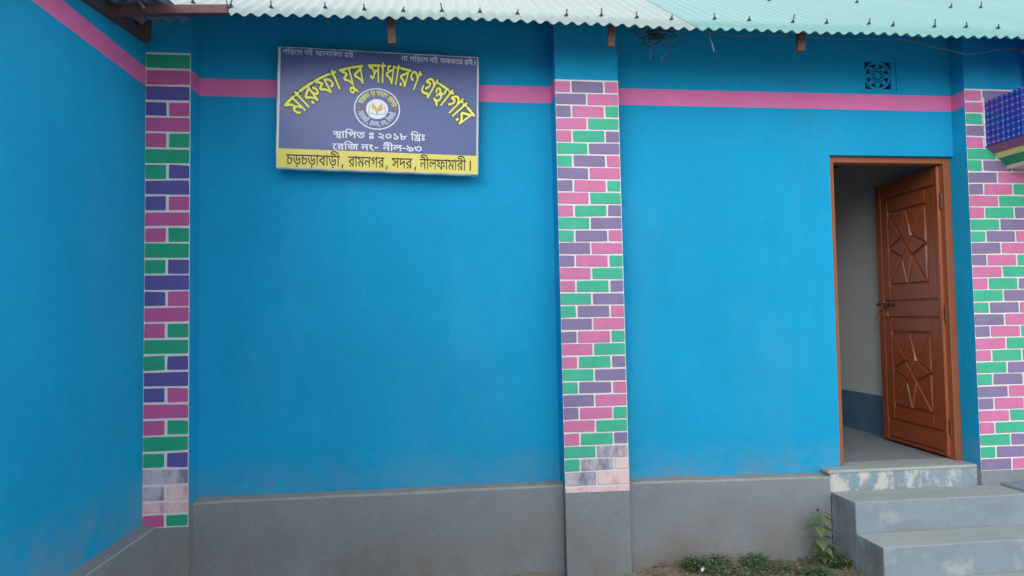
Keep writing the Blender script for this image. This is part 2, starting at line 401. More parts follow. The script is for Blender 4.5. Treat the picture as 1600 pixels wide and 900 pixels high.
slab(SA, SD, DB, DB+0.028, -0.002, TH+0.001)
for z0, z1, p0, p1 in ((1.734, 2.560, 1.855, 2.452), (0.769, 1.588, 0.877, 1.478)):
    slab(SA, SB-gp, z0, z1, -0.002, TH); slab(SC_+gp, SD, z0, z1, -0.002, TH)
    slab(SB, SC_, p1+gp, z1, -0.002, TH); slab(SB, SC_, z0, p0-gp, -0.002, TH)
    a0, a1, b0, b1 = SB+0.002, SC_-0.002, p0+0.002, p1-0.002
    cx, cz = (a0+a1)/2, (b0+b1)/2; kx, kz = (a1-a0)*0.135, (b1-b0)*0.135
    Cn = (cx, cz); T, B_, L_, R_ = (cx,b1), (cx,b0), (a0,cz), (a1,cz)
    IN = {(-1,1):(cx-kx,cz+kz), (1,1):(cx+kx,cz+kz), (-1,-1):(cx-kx,cz-kz), (1,-1):(cx+kx,cz-kz)}
    cells = []
    for sx, sz in IN:
        k = (a1 if sx > 0 else a0, b1 if sz > 0 else b0); i_ = IN[sx, sz]
        cells += [(k, T if sz > 0 else B_, i_), (k, i_, R_ if sx > 0 else L_)]
    cells += [(T, IN[-1,1], Cn, IN[1,1]), (R_, IN[1,1], Cn, IN[1,-1]), (B_, IN[1,-1], Cn, IN[-1,-1]), (L_, IN[-1,-1], Cn, IN[-1,1])]
    for c in cells:
        c = [Vector(q) for q in c]
        ar = sum(c[k].x*c[(k+1) % len(c)].y - c[(k+1) % len(c)].x*c[k].y for k in range(len(c)))
        if ar < 0: c.reverse()
        # pull the cell in to leave a groove, then a bevelled top
        m = Vector((sum(q.x for q in c)/len(c), sum(q.y for q in c)/len(c)))
        def inset(poly, d):
            out = []
            for k in range(len(poly)):
                p, q, r_ = poly[k], poly[k-1], poly[(k+1) % len(poly)]
                e1, e2 = (p-q).normalized(), (r_-p).normalized()
                n1, n2 = Vector((-e1.y, e1.x)), Vector((-e2.y, e2.x)); l = max(0.28, 1+n1.dot(n2))
                out.append(p+(n1+n2)*(d/l))
            return out
        cc = inset(c, 0.0042)
        hgt = 0.015 if len(c) == 3 else 0.020
        dl.prism([tuple(q) for q in cc], lambda a, b, h: dpt(a, b, -0.002+h), hgt, 0, 0.009)
door = part(dl, 'door', DOOR)
hp = MB()
def dbox(mb, s0, s1, z0, z1, h0, h1):
    mb.hexa([dpt(s0,z0,h0),dpt(s1,z0,h0),dpt(s1,z0,h1),dpt(s0,z0,h1)],[dpt(s0,z1,h0),dpt(s1,z1,h0),dpt(s1,z1,h1),dpt(s0,z1,h1)])
hp = MB(); dbox(hp, 0.55, 0.80, 1.688, 1.714, 0.012, 0.020)
hp.tube([dpt(0.56,1.702,0.022), dpt(0.812,1.702,0.024)], 0.007, 8)
for s_ in (0.60, 0.67, 0.75): dbox(hp, s_-0.011, s_+0.011, 1.685, 1.719, 0.014, 0.032)
shift(hp.build('door_bolt', IRON, HB), HBASE).parent = HB
latch = MB(); dbox(latch, 0.66, 0.745, 1.598, 1.648, 0.013, 0.022)
latch.tube([dpt(0.70,1.70,0.034), dpt(0.735,1.66,0.045), dpt(0.772,1.60,0.046)], 0.0055, 6)
latch.tube([dpt(0.772,1.60,0.046), dpt(0.782,1.580,0.044)], 0.008, 6)
for o_ in (latch.build('latch_plate', FRAME, None),): o_.parent = door
for o in [o for o in HB.children if o.name.startswith('door_bolt')]:
    o.parent = door; o.location = (0, 0, 0)
for z in (0.80, 1.62, 2.44):
    h = MB(); hx = 3.694; hy = 4.560
    h.tube([(hx,hy,z-0.055),(hx,hy,z-0.020)], 0.009, 10); h.tube([(hx,hy,z-0.017),(hx,hy,z+0.017)], 0.009, 10); h.tube([(hx,hy,z+0.020),(hx,hy,z+0.055)], 0.009, 10)
    h.tube([(hx,hy,z+0.055),(hx,hy,z+0.066)], 0.005, 8)
    h.build('hinge', IRON, door)

# sill slab of the doorway
# room seen through the door
RX0, RX1, RY0, RY1, RZ1 = -1.4, 3.84, 4.643, 8.2, 3.02
rw = MB()
rw.face([(RX1,RY0,1.0-0.085),(RX1,RY1,1.0-0.085),(RX1,RY1,3.7),(RX1,RY0,3.7)], 0)
rw.face([(RX1+0.0,RY0,0.57),(RX1+0.0,RY1,0.57),(RX1+0.0,RY1,0.915),(RX1+0.0,RY0,0.915)], 1)
rw.face([(RX1+0.12,RY1,0.5),(RX1+0.12,RY0,0.5),(RX1+0.12,RY0,3.7),(RX1+0.12,RY1,3.7)], 0)
part(rw, 'partition_wall', [ROOMW, DADO])
rb = MB()
wx0, wx1, wz0, wz1 = 0.4, 1.8, 1.35, 2.55                    # unseen opening, added in the far wall to let light into the room
bx = [RX0, wx0, wx1, RX1+0.12]; bz = [0.57, wz0, wz1, 3.7]
for i in range(3):
    for j in range(3):
        if i == 1 and j == 1: continue
        rb.box(bx[i], bx[i+1], RY1, RY1+0.12, bz[j], bz[j+1])
part(rb, 'rear_wall', ROOMW)
rl = MB(); rl.box(RX0-0.12, RX0, RY0, RY1+0.12, 0.57, 3.7); part(rl, 'end_wall', ROOMW)
rf = MB(); rf.box(RX0-0.1, RX1+0.119, 4.641, RY1, 0.40, 0.569); part(rf, 'room_floor', ROOMF)
rc = MB(); rc.box(RX0, RX1, RY0+0.01, RY1, RZ1, RZ1+0.03); part(rc, 'room_ceiling', DARKC)

# cast ventilation grille
vg = MB(); vx, vz = (VX0+VX1)/2, (VZ0+VZ1)/2
vf = lambda y: (lambda a, b, h: Vector((vx+a, y-h, vz+b)))
def ringpoly(r0, r1, a0, a1, n, y, d, clip=None):
    for k in range(n):
        t0, t1 = a0+(a1-a0)*k/n, a0+(a1-a0)*(k+1)/n
        q = [(r0*math.cos(t0), r0*math.sin(t0)), (r1*math.cos(t0), r1*math.sin(t0)), (r1*math.cos(t1), r1*math.sin(t1)), (r0*math.cos(t1), r0*math.sin(t1))]
        if clip: q = [(max(-clip, min(clip, a)), max(-clip, min(clip, b))) for a, b in q]
        vg.prism(q, vf(y), d, 0, 0.0)
HW, HI = 0.1372, 0.101
HZ = 0.1277
for q in ([(-HW,-HZ),(HW,-HZ),(HI,-HI),(-HI,-HI)], [(HW,-HZ),(HW,HZ),(HI,HI),(HI,-HI)], [(HW,HZ),(-HW,HZ),(-HI,HI),(HI,HI)], [(-HW,HZ),(-HW,-HZ),(-HI,-HI),(-HI,HI)]):
    vg.prism(q, vf(FY+0.028), 0.0215, 0, 0.0)
yb, dd = FY+0.03, 0.018
ringpoly(0.088, 0.1035, 0, 2*math.pi, 40, yb, dd, 0.1025)
ringpoly(0.040, 0.053, 0, 2*math.pi, 28, yb, dd)
ringpoly(0.0005, 0.017, 0, 2*math.pi, 16, yb, dd+0.002)
for k in range(8):
    t = math.pi/4*k + math.pi/8*0
    f = lambda r, w_: (r*math.cos(t)-w_*math.sin(t), r*math.sin(t)+w_*math.cos(t))
    vg.prism([f(0.012,-0.0045), f(0.045,-0.0055), f(0.045,0.0055), f(0.012,0.0045)], vf(yb), dd, 0, 0)
    vg.prism([f(0.048,-0.020), f(0.092,-0.0075), f(0.092,0.0075), f(0.048,0.020)], vf(yb), dd, 0, 0)
part(vg, 'vent_grille', BLUE)
vk = MB(); vk.box(VX0-0.02, VX1+0.02, FY+0.145, FY+0.15, VZ0-0.02, VZ1+0.02)
part(vk, 'vent_backing', DARKC)

# ------------------------------------------------------------------ roof
PITCH_C, AMP, SLOPE = 0.0764, 0.0096, math.tan(rad(33))
CREST = 0.528
EY, EZ = 3.90, 3.372
def tin_z(x):
    return EZ + 0.006*math.sin(1.7*x+1.0) + 0.0025*math.sin(7.3*x) + 0.004*(x-1)/2
def wave(x): return AMP*math.cos(2*math.pi*(x-CREST)/PITCH_C)
cs, sn = math.cos(rad(33)), math.sin(rad(33))
def tin_pt(x, d, lift=0.0):                                   # d metres up the slope from the eave
    h = wave(x) + lift + 0.0012*math.sin(3.1*x+2.2*d)
    return Vector((x, EY + d*cs - h*sn, tin_z(x) + d*sn + h*cs))
def sheet(x0, x1, m, lift, jag):
    s = MB(); nx = int((x1-x0)/PITCH_C*10); ds = [0, 0.35, 0.8, 1.4, 2.4, 4.2]
    for i in range(nx+1):
        x = x0+(x1-x0)*i/nx
        for d in ds: s.v.append(tuple(tin_pt(x, d + (jag if d == 0 else 0), lift)))
    k = len(ds)
    for i in range(nx):
        for j in range(k-1):
            s.f.append((i*k+j, (i+1)*k+j, (i+1)*k+j+1, i*k+j+1)); s.m.append(0)
    o = part(s, 'roofing_sheet', m, smooth=True)
    md = o.modifiers.new('thickness', 'SOLIDIFY'); md.thickness = 0.0012; md.offset = -1
    return o
sheets = [(-1.95, -0.24, TIN, 0.000, 0.0), (-0.28, 0.72, TIN, 0.0022, 0.004), (0.68, 1.672, TIN, 0.0005, 0.0), (1.60, 3.02, TINR, 0.0030, 0.003), (2.98, 8.0, TINR, 0.0008, 0.0)]
so_ = [(sheet(*a), a) for a in sheets]
rear = MB(); Lr = 4.2
rear.face([(-1.95, EY+Lr*cs, EZ+Lr*sn),(8, EY+Lr*cs, EZ+Lr*sn),(8, EY+2*Lr*cs+0.6, EZ-0.3),(-1.95, EY+2*Lr*cs+0.6, EZ-0.3)])
part(rear, 'rear_roof_slope', TINR)
gb = MB(); gb.face([(7.98,4.6,3.6),(7.98,8.2,3.6),(7.98,EY+Lr*cs,EZ+Lr*sn-0.02)]); part(gb, 'gable_end', BLUE)

# hook bolts: washer, nut and a short threaded end standing off the crests
def roof_hit(px, py):
    d = ray(px, py); t = (EZ - CAM_H - EY*SLOPE)/(d.z - d.y*SLOPE)
    x = d.x*t; y = d.y*t
    return x, (y-EY)/cs
bolt_px = [(356,10),(423,13),(505,15),(568,18),(630,21),(688,22.5),(749,24.5),(810,26.5),(885,28.5),(943,29),(1001,31),(1056,32.5),(1113,32.5),(1170,35),
           (1239,37),(1295,39.5),(1349,41),(1400,44),(1451,45.5),(1503,47.5),(1564,50),(1199,3),(1335,7.5),(1480,15.5),(1538,16.5),(292,5)]
for k, (px, py) in enumerate(bolt_px):
    x, d = roof_hit(px, py)
    x = CREST + round((x-CREST)/PITCH_C)*PITCH_C
    b0 = tin_pt(x, max(d, 0.03), 0.004); nrm = Vector((0, -sn, cs))
    lean = Vector((random.uniform(-0.25, 0.25), random.uniform(-0.25, 0.1), 1.0)).normalized()
    hgt = random.choice((0.014, 0.020, 0.026, 0.036))
    b = MB(); b.tube([b0-nrm*0.002, b0+nrm*0.0025], 0.0145, 12); b.tube([b0+nrm*0.0025, b0+nrm*0.011], 0.0085, 6)
    b.tube([b0+nrm*0.008, b0+nrm*0.012+lean*hgt], 0.0042, 6)
    sh = min(so_, key=lambda s: 0 if s[1][0] <= x <= s[1][1] else 1)[0]
    o = b.build('hook_bolt', BOLT, sh)
# rafters whose ends show under the eave
for x, wdt, low, lean in ((-0.223, 0.046, 3.262, -0.012), (1.097, 0.040, 3.284, 0.006), (2.327, 0.050, 3.295, 0.004), (3.90, 0.050, 3.335, 0.03)):
    r_ = MB(); ye = 4.0; zt = EZ + (ye-EY)*SLOPE - 0.022; w_ = wdt/2
    r_.hexa([(x-w_,ye,low),(x+w_,ye,low+0.003),(x+w_,ye+0.03,low+0.003),(x-w_,ye+0.03,low)],
            [(x-w_+lean,ye-0.012,zt),(x+w_+lean,ye-0.012,zt),(x+w_+lean,ye+0.02,zt+0.008),(x-w_+lean,ye+0.02,zt+0.008)])
    part(r_, 'eave_bracket', TIMBER, bevel=0.003)
# ------------------------------------------------------------------ side wing at the left
WB = thing('building', 'blue side wing on the left, its long plain wall meeting the front squarely', 'building', (-1.8, 1.0, 0))
def wpart(mb, name, mats, **k):
    o = mb.build(name, mats, WB, **k); return shift(o, (-1.8, 1.0, 0))
ww = MB(); YA, YB = -3.2, 4.56
segs = [YA + (YB-YA)*k/6 for k in range(7)]
for a, b in zip(segs, segs[1:]):
    for za, zb, m in ((-0.08, ZS0, 0), (ZS0, ZS1, 1), (ZS1, 3.42, 0)):
        ww.face([(WX(b),b,za),(WX(a),a,za),(WX(a),a,zb),(WX(b),b,zb)][::-1], m)
        ww.face([(WX(b)-0.2,b,za),(WX(a)-0.2,a,za),(WX(a)-0.2,a,zb),(WX(b)-0.2,b,zb)], 0)
ww.face([(WX(YA),YA,-0.08),(WX(YA),YA,3.42),(WX(YA)-0.2,YA,3.42),(WX(YA)-0.2,YA,-0.08)], 0)
ww.face([(WX(YB),YB,-0.08),(WX(YB)-0.2,YB,-0.08),(WX(YB)-0.2,YB,3.42),(WX(YB),YB,3.42)], 0)
ww.face([(WX(YA),YA,3.42),(WX(YB),YB,3.42),(WX(YB)-0.2,YB,3.42),(WX(YA)-0.2,YA,3.42)], 0)
wpart(ww, 'wall', [BLUE, PINKBAND])
wp = MB(); ye = 4.329; q = 0.078; zt = 0.437
wp.face([(WX(YA)+q,YA,-0.08),(WX(ye)+q,ye,-0.08),(WX(ye)+q,ye,zt-0.012),(WX(YA)+q,YA,zt-0.012)][::1], 0)
wp.face([(WX(YA)+q,YA,zt-0.012),(WX(ye)+q,ye,zt-0.012),(WX(ye)+q-0.005,ye,zt-0.006),(WX(YA)+q-0.005,YA,zt-0.006)], 1)
wp.face([(WX(YA)+q-0.005,YA,zt-0.006),(WX(ye)+q-0.005,ye,zt-0.006),(WX(ye),ye,zt+0.008),(WX(YA),YA,zt+0.008)], 2)
wp.face([(WX(YA),YA,-0.08),(WX(YA)+q,YA,-0.08),(WX(YA)+q,YA,zt-0.012),(WX(YA),YA,zt)], 0)
wpart(wp, 'plinth', [CEMENT, LEDGE, CEMENT])
# wing roof: tin with its ridges running along Y, overhanging the wall, carried by a steel purlin
wr = MB(); X0, X1 = -2.9, -1.405; nx = int((X1-X0)/0.0764*10)
ysr = [4.13, 3.5, 2.5, 0.5, -3.4]
zr = lambda x, y: 3.412 + (y-4.13)*0.10 + 0.05*max(x+1.405, -0.4) + 0.012*math.cos(2*math.pi*(x-X1)/0.0764)
for i in range(nx+1):
    x = X0+(X1-X0)*i/nx
    for y in ysr: wr.v.append((x, y, zr(x, y)))
for i in range(nx):
    for j in range(4):
        wr.f.append((i*5+j, i*5+j+1, (i+1)*5+j+1, (i+1)*5+j)); wr.m.append(0)
o = wpart(wr, 'roofing_sheet', TINOLD, smooth=True); md = o.modifiers.new('thickness', 'SOLIDIFY'); md.thickness = 0.0015; md.offset = 0
bm_ = MB(); bx0, bx1, by = -2.4, -1.092, 3.80
bz_ = lambda x: 3.348 + (x+1.092)*0.043
for y0_, y1_, h0, h1 in ((by, by+0.004, -0.023, 0.023), (by+0.004, by+0.045, -0.023, -0.019), (by+0.004, by+0.045, 0.019, 0.023)):
    bm_.hexa([(bx0,y0_,bz_(bx0)+h0),(bx1,y0_,bz_(bx1)+h0),(bx1,y1_,bz_(bx1)+h0),(bx0,y1_,bz_(bx0)+h0)], [(bx0,y0_,bz_(bx0)+h1),(bx1,y0_,bz_(bx1)+h1),(bx1,y1_,bz_(bx1)+h1),(bx0,y1_,bz_(bx0)+h1)])
wpart(bm_, 'steel_purlin', RUST)
tb = MB(); tb.tube([(bx1-0.006,by-0.004,3.335),(bx1-0.008,by-0.006,3.378),(bx1-0.014,by-0.004,3.40)], 0.0035, 6); tb.tube([(bx1-0.01,by-0.006,3.355),(bx1+0.022,by-0.01,3.350)], 0.004, 6)
wpart(tb, 'tie_wire', BOLT)
st = MB(); st.hexa([(-1.722,4.19,3.335),(-1.668,4.19,3.338),(-1.668,4.25,3.338),(-1.722,4.25,3.335)],[(-1.80,4.17,3.47),(-1.665,4.17,3.47),(-1.665,4.26,3.47),(-1.80,4.26,3.47)])
wpart(st, 'rafter', TIMBER, bevel=0.003)
sk = MB(); sk.tube([(-1.555,3.79,3.375),(-1.525,3.792,3.33)], 0.008, 6); wpart(sk, 'strut', TINOLD)
pl_ = MB(); zp = lambda y: 3.375 + (y-4.13)*0.10
pl_.hexa([(WX(YA)+0.002,YA,zp(YA)-0.05),(WX(YA)+0.025,YA,zp(YA)-0.04),(WX(4.32)+0.025,4.32,zp(4.32)-0.04),(WX(4.32)+0.002,4.32,zp(4.32)-0.05)],
         [(WX(YA)+0.002,YA,zp(YA)),(WX(YA)+0.035,YA,zp(YA)),(WX(4.32)+0.035,4.32,zp(4.32)),(WX(4.32)+0.002,4.32,zp(4.32))])
wpart(pl_, 'wall_plate', mat('dark_wall_plate', (0.055, 0.055, 0.07, 1), rough=0.8))
for y in (2.4, 0.8, -0.8):
    x_ = MB(); x_.box(-2.4, -1.43, y, y+0.045, 3.33+(y-3.8)*0.10, 3.37+(y-3.8)*0.10); wpart(x_, 'steel_purlin', RUST)

# ------------------------------------------------------------------ steps and tiled canopy
SB_ = thing('concrete_steps', 'blue-grey concrete steps rising to the open brown door, paint peeling off the top riser', 'steps', (3.6, 4.1, 0))
def spart(mb, name, mats, **k):
    return shift(mb.build(name, mats, SB_, **k), (3.6, 4.1, 0))
def step(x0, x1, y0, y1, z0, z1, dx=0.0, mats=None, rw=0.0028):
    s = MB(); n = 36; ph = 7*z1+3*y0
    nick = [max(0.0, random.gauss(-0.4, 1))*0.0035 if 0 < k < n else 0.002 for k in range(n+1)]
    ey = lambda k: y0 + nick[k] + rw*math.sin(ph+0.9*k) * 0.5
    ez = lambda k: z1 - nick[k]*1.2 + rw*math.sin(1.7*ph+0.55*k)*0.5
    X = lambda k: x0+(x1-x0)*k/n
    for k in range(n):
        s.face([(X(k),y0,z0),(X(k+1),y0,z0),(X(k+1),ey(k+1),ez(k+1)),(X(k),ey(k),ez(k))], 0)
        s.face([(X(k),ey(k),ez(k)),(X(k+1),ey(k+1),ez(k+1)),(X(k+1),y1,z1),(X(k),y1,z1)], 1)
    s.face([(x0,y1,z0),(x0,y0,z0),(x0,ey(0),ez(0)),(x0,y1,z1)], 2)
    s.face([(x1,y0,z0),(x1,y1,z0),(x1,y1,z1),(x1,ey(n),ez(n))], 0)
    s.face([(x1,y1,z0),(x0,y1,z0)] + [(X(k),y1,z1) for k in range(n+1)], 0)
    return spart(s, 'step', mats or [STEP, TREAD, SIDE], bevel=0.007)
# sill slab and peeling top riser in front of the floor
s0 = MB(); s0.box(2.6612, 3.7545, 4.4045, 4.6405, 0.40, 0.548, 0)
spart(s0, 'sill_riser', [RISER], bevel=0.004)
s1 = MB(); s1.box(2.646, 3.7540, 4.4005, 4.6400, 0.5485, 0.5705, 0)
spart(s1, 'sill_slab', [TREAD], bevel=0.006)
step(2.662, 3.895, 4.130, 4.4040, -0.06, 0.428, 0.0)
step(2.660, 5.6, 3.865, 4.1295, -0.06, 0.232, 0.0)
step(2.66, 5.6, 3.600, 3.8645, -0.06, 0.040, 0.0)
bl = MB(); bl.box(3.897, 6.4, 4.1305, 4.3715, -0.05, 0.447, 0)
spart(bl, 'porch_base', [STEP], bevel=0.006)

CN = thing('canopy', 'blue tiled porch canopy with pink, yellow and green mouldings jutting out at the upper right', 'canopy', (4.6, 4.3, 2.7))
def cpart(mb, name, mats, **k): return shift(mb.build(name, mats, CN, **k), (4.6, 4.3, 2.7))
def tile_mat():
    m = bpy.data.materials.new('blue_glazed_tile'); m.use_nodes = True; t = m.node_tree; N, L = t.nodes, t.links
    bs = N['Principled BSDF']; bs.inputs['Roughness'].default_value = 0.28
    tc = N.new('ShaderNodeTexCoord'); sep = N.new('ShaderNodeSeparateXYZ'); L.new(tc.outputs['Object'], sep.inputs[0])
    ad = N.new('ShaderNodeMath'); ad.operation = 'ADD'; L.new(sep.outputs[0], ad.inputs[0]); L.new(sep.outputs[1], ad.inputs[1])
    def stripe(src, per, width):
        a = N.new('ShaderNodeMath'); a.operation = 'MULTIPLY'; a.inputs[1].default_value = 1/per; L.new(src, a.inputs[0])
        b = N.new('ShaderNodeMath'); b.operation = 'FRACT'; L.new(a.outputs[0], b.inputs[0])
        c = N.new('ShaderNodeMath'); c.operation = 'PINGPONG'; c.inputs[1].default_value = 0.5; L.new(b.outputs[0], c.inputs[0])
        d = N.new('ShaderNodeMapRange'); L.new(c.outputs[0], d.inputs[0]); d.inputs[1].default_value = 0; d.inputs[2].default_value = width; d.inputs[3].default_value = 1; d.inputs[4].default_value = 0
        return d.outputs[0]
    h = stripe(sep.outputs[2], 0.042, 0.24); v = stripe(ad.outputs[0], 0.042, 0.24)
    mx = N.new('ShaderNodeMath'); mx.operation = 'ADD'; L.new(h, mx.inputs[0]); L.new(v, mx.inputs[1])
    dot = N.new('ShaderNodeMath'); dot.operation = 'MULTIPLY'; L.new(h, dot.inputs[0]); L.new(v, dot.inputs[1]); dp_ = N.new('ShaderNodeMath'); dp_.operation = 'POWER'; L.new(dot.outputs[0], dp_.inputs[0]); dp_.inputs[1].default_value = 2.0; dot = dp_
    r = N.new('ShaderNodeValToRGB'); e = r.color_ramp.elements; e[0].position = 0.0; e[0].color = srgb(26, 38, 128); e[1].position = 1.0; e[1].color = srgb(50, 74, 178)
    L.new(mx.outputs[0], r.inputs[0])
    m1 = N.new('ShaderNodeMix'); m1.data_type = 'RGBA'; L.new(dot.outputs[0], m1.inputs[0]); L.new(r.outputs[0], m1.inputs[6]); m1.inputs[7].default_value = srgb(205, 215, 240)
    ns = N.new('ShaderNodeTexNoise'); ns.inputs['Scale'].default_value = 60; L.new(tc.outputs['Object'], ns.inputs['Vector'])
    m2 = N.new('ShaderNodeMix'); m2.data_type = 'RGBA'; m2.blend_type = 'OVERLAY'; m2.inputs[0].default_value = 0.5; L.new(m1.outputs[2], m2.inputs[6]); L.new(ns.outputs['Fac'], m2.inputs[7])
    j1 = stripe(sep.outputs[2], 0.45, 0.003); j2 = stripe(ad.outputs[0], 0.15, 0.010)
    jm = N.new('ShaderNodeMath'); jm.operation = 'MAXIMUM'; L.new(j1, jm.inputs[0]); L.new(j2, jm.inputs[1])
    m3 = N.new('ShaderNodeMix'); m3.data_type = 'RGBA'; L.new(jm.outputs[0], m3.inputs[0]); L.new(m2.outputs[2], m3.inputs[6]); m3.inputs[7].default_value = srgb(150, 165, 205)
    L.new(m3.outputs[2], bs.inputs['Base Color'])
    return m
TILE = tile_mat()
YEL = mat('yellow_moulding_paint', srgb(214, 200, 130), rough=0.6, mottle=0.05)
CONC = mat('pale_soffit_paint', srgb(186, 176, 170), rough=0.8, mottle=0.08)
cy0, cy1 = 2.9, 4.3705
c1 = MB(); c1.box(3.895, 6.6, cy0, cy1, 2.795, 3.118); cpart(c1, 'tile_fascia', TILE, bevel=0.003)
c2 = MB(); z = 2.80                                            # ragged mortar where the tiles meet the wall
while z < 3.10:
    h = random.uniform(0.02, 0.07); wd_ = random.uniform(0.001, 0.010)
    c2.hexa([(3.8945-wd_,4.362,z),(3.8948,4.358,z),(3.8948,4.3705,z),(3.8945-wd_,4.3705,z)], [(3.8945-wd_*0.4,4.364,z+h),(3.8948,4.360,z+h),(3.8948,4.3705,z+h),(3.8945-wd_*0.4,4.3705,z+h)])
    z += h+0.0006
cpart(c2, 'mortar_edge', WHITE)
MPINK = mat('dull_pink_moulding_paint', srgb(150, 90, 128), rough=0.6, mottle=0.08, mscale=6)
MGREEN = mat('dull_green_moulding_paint', srgb(40, 138, 102), rough=0.6, mottle=0.08, mscale=6)
for t0, t1, z0, z1, m in ((0.004, 0.058, 2.752, 2.7945, MPINK), (0.068, 0.098, 2.716, 2.7515, YEL), (0.104, 0.150, 2.668, 2.7155, MGREEN)):
    c = MB()                                                   # each course leans in under the one above
    c.hexa([(3.895+t1,cy0+t1,z0),(6.6,cy0+t1,z0),(6.6,cy1,z0),(3.895+t1,cy1,z0)], [(3.895+t0,cy0+t0,z1),(6.6,cy0+t0,z1),(6.6,cy1,z1),(3.895+t0,cy1,z1)])
    cpart(c, 'moulding', m, bevel=0.003)
c = MB(); c.box(3.895+0.16, 6.55, cy0+0.16, cy1, 2.640, 2.6675); cpart(c, 'soffit', CONC)

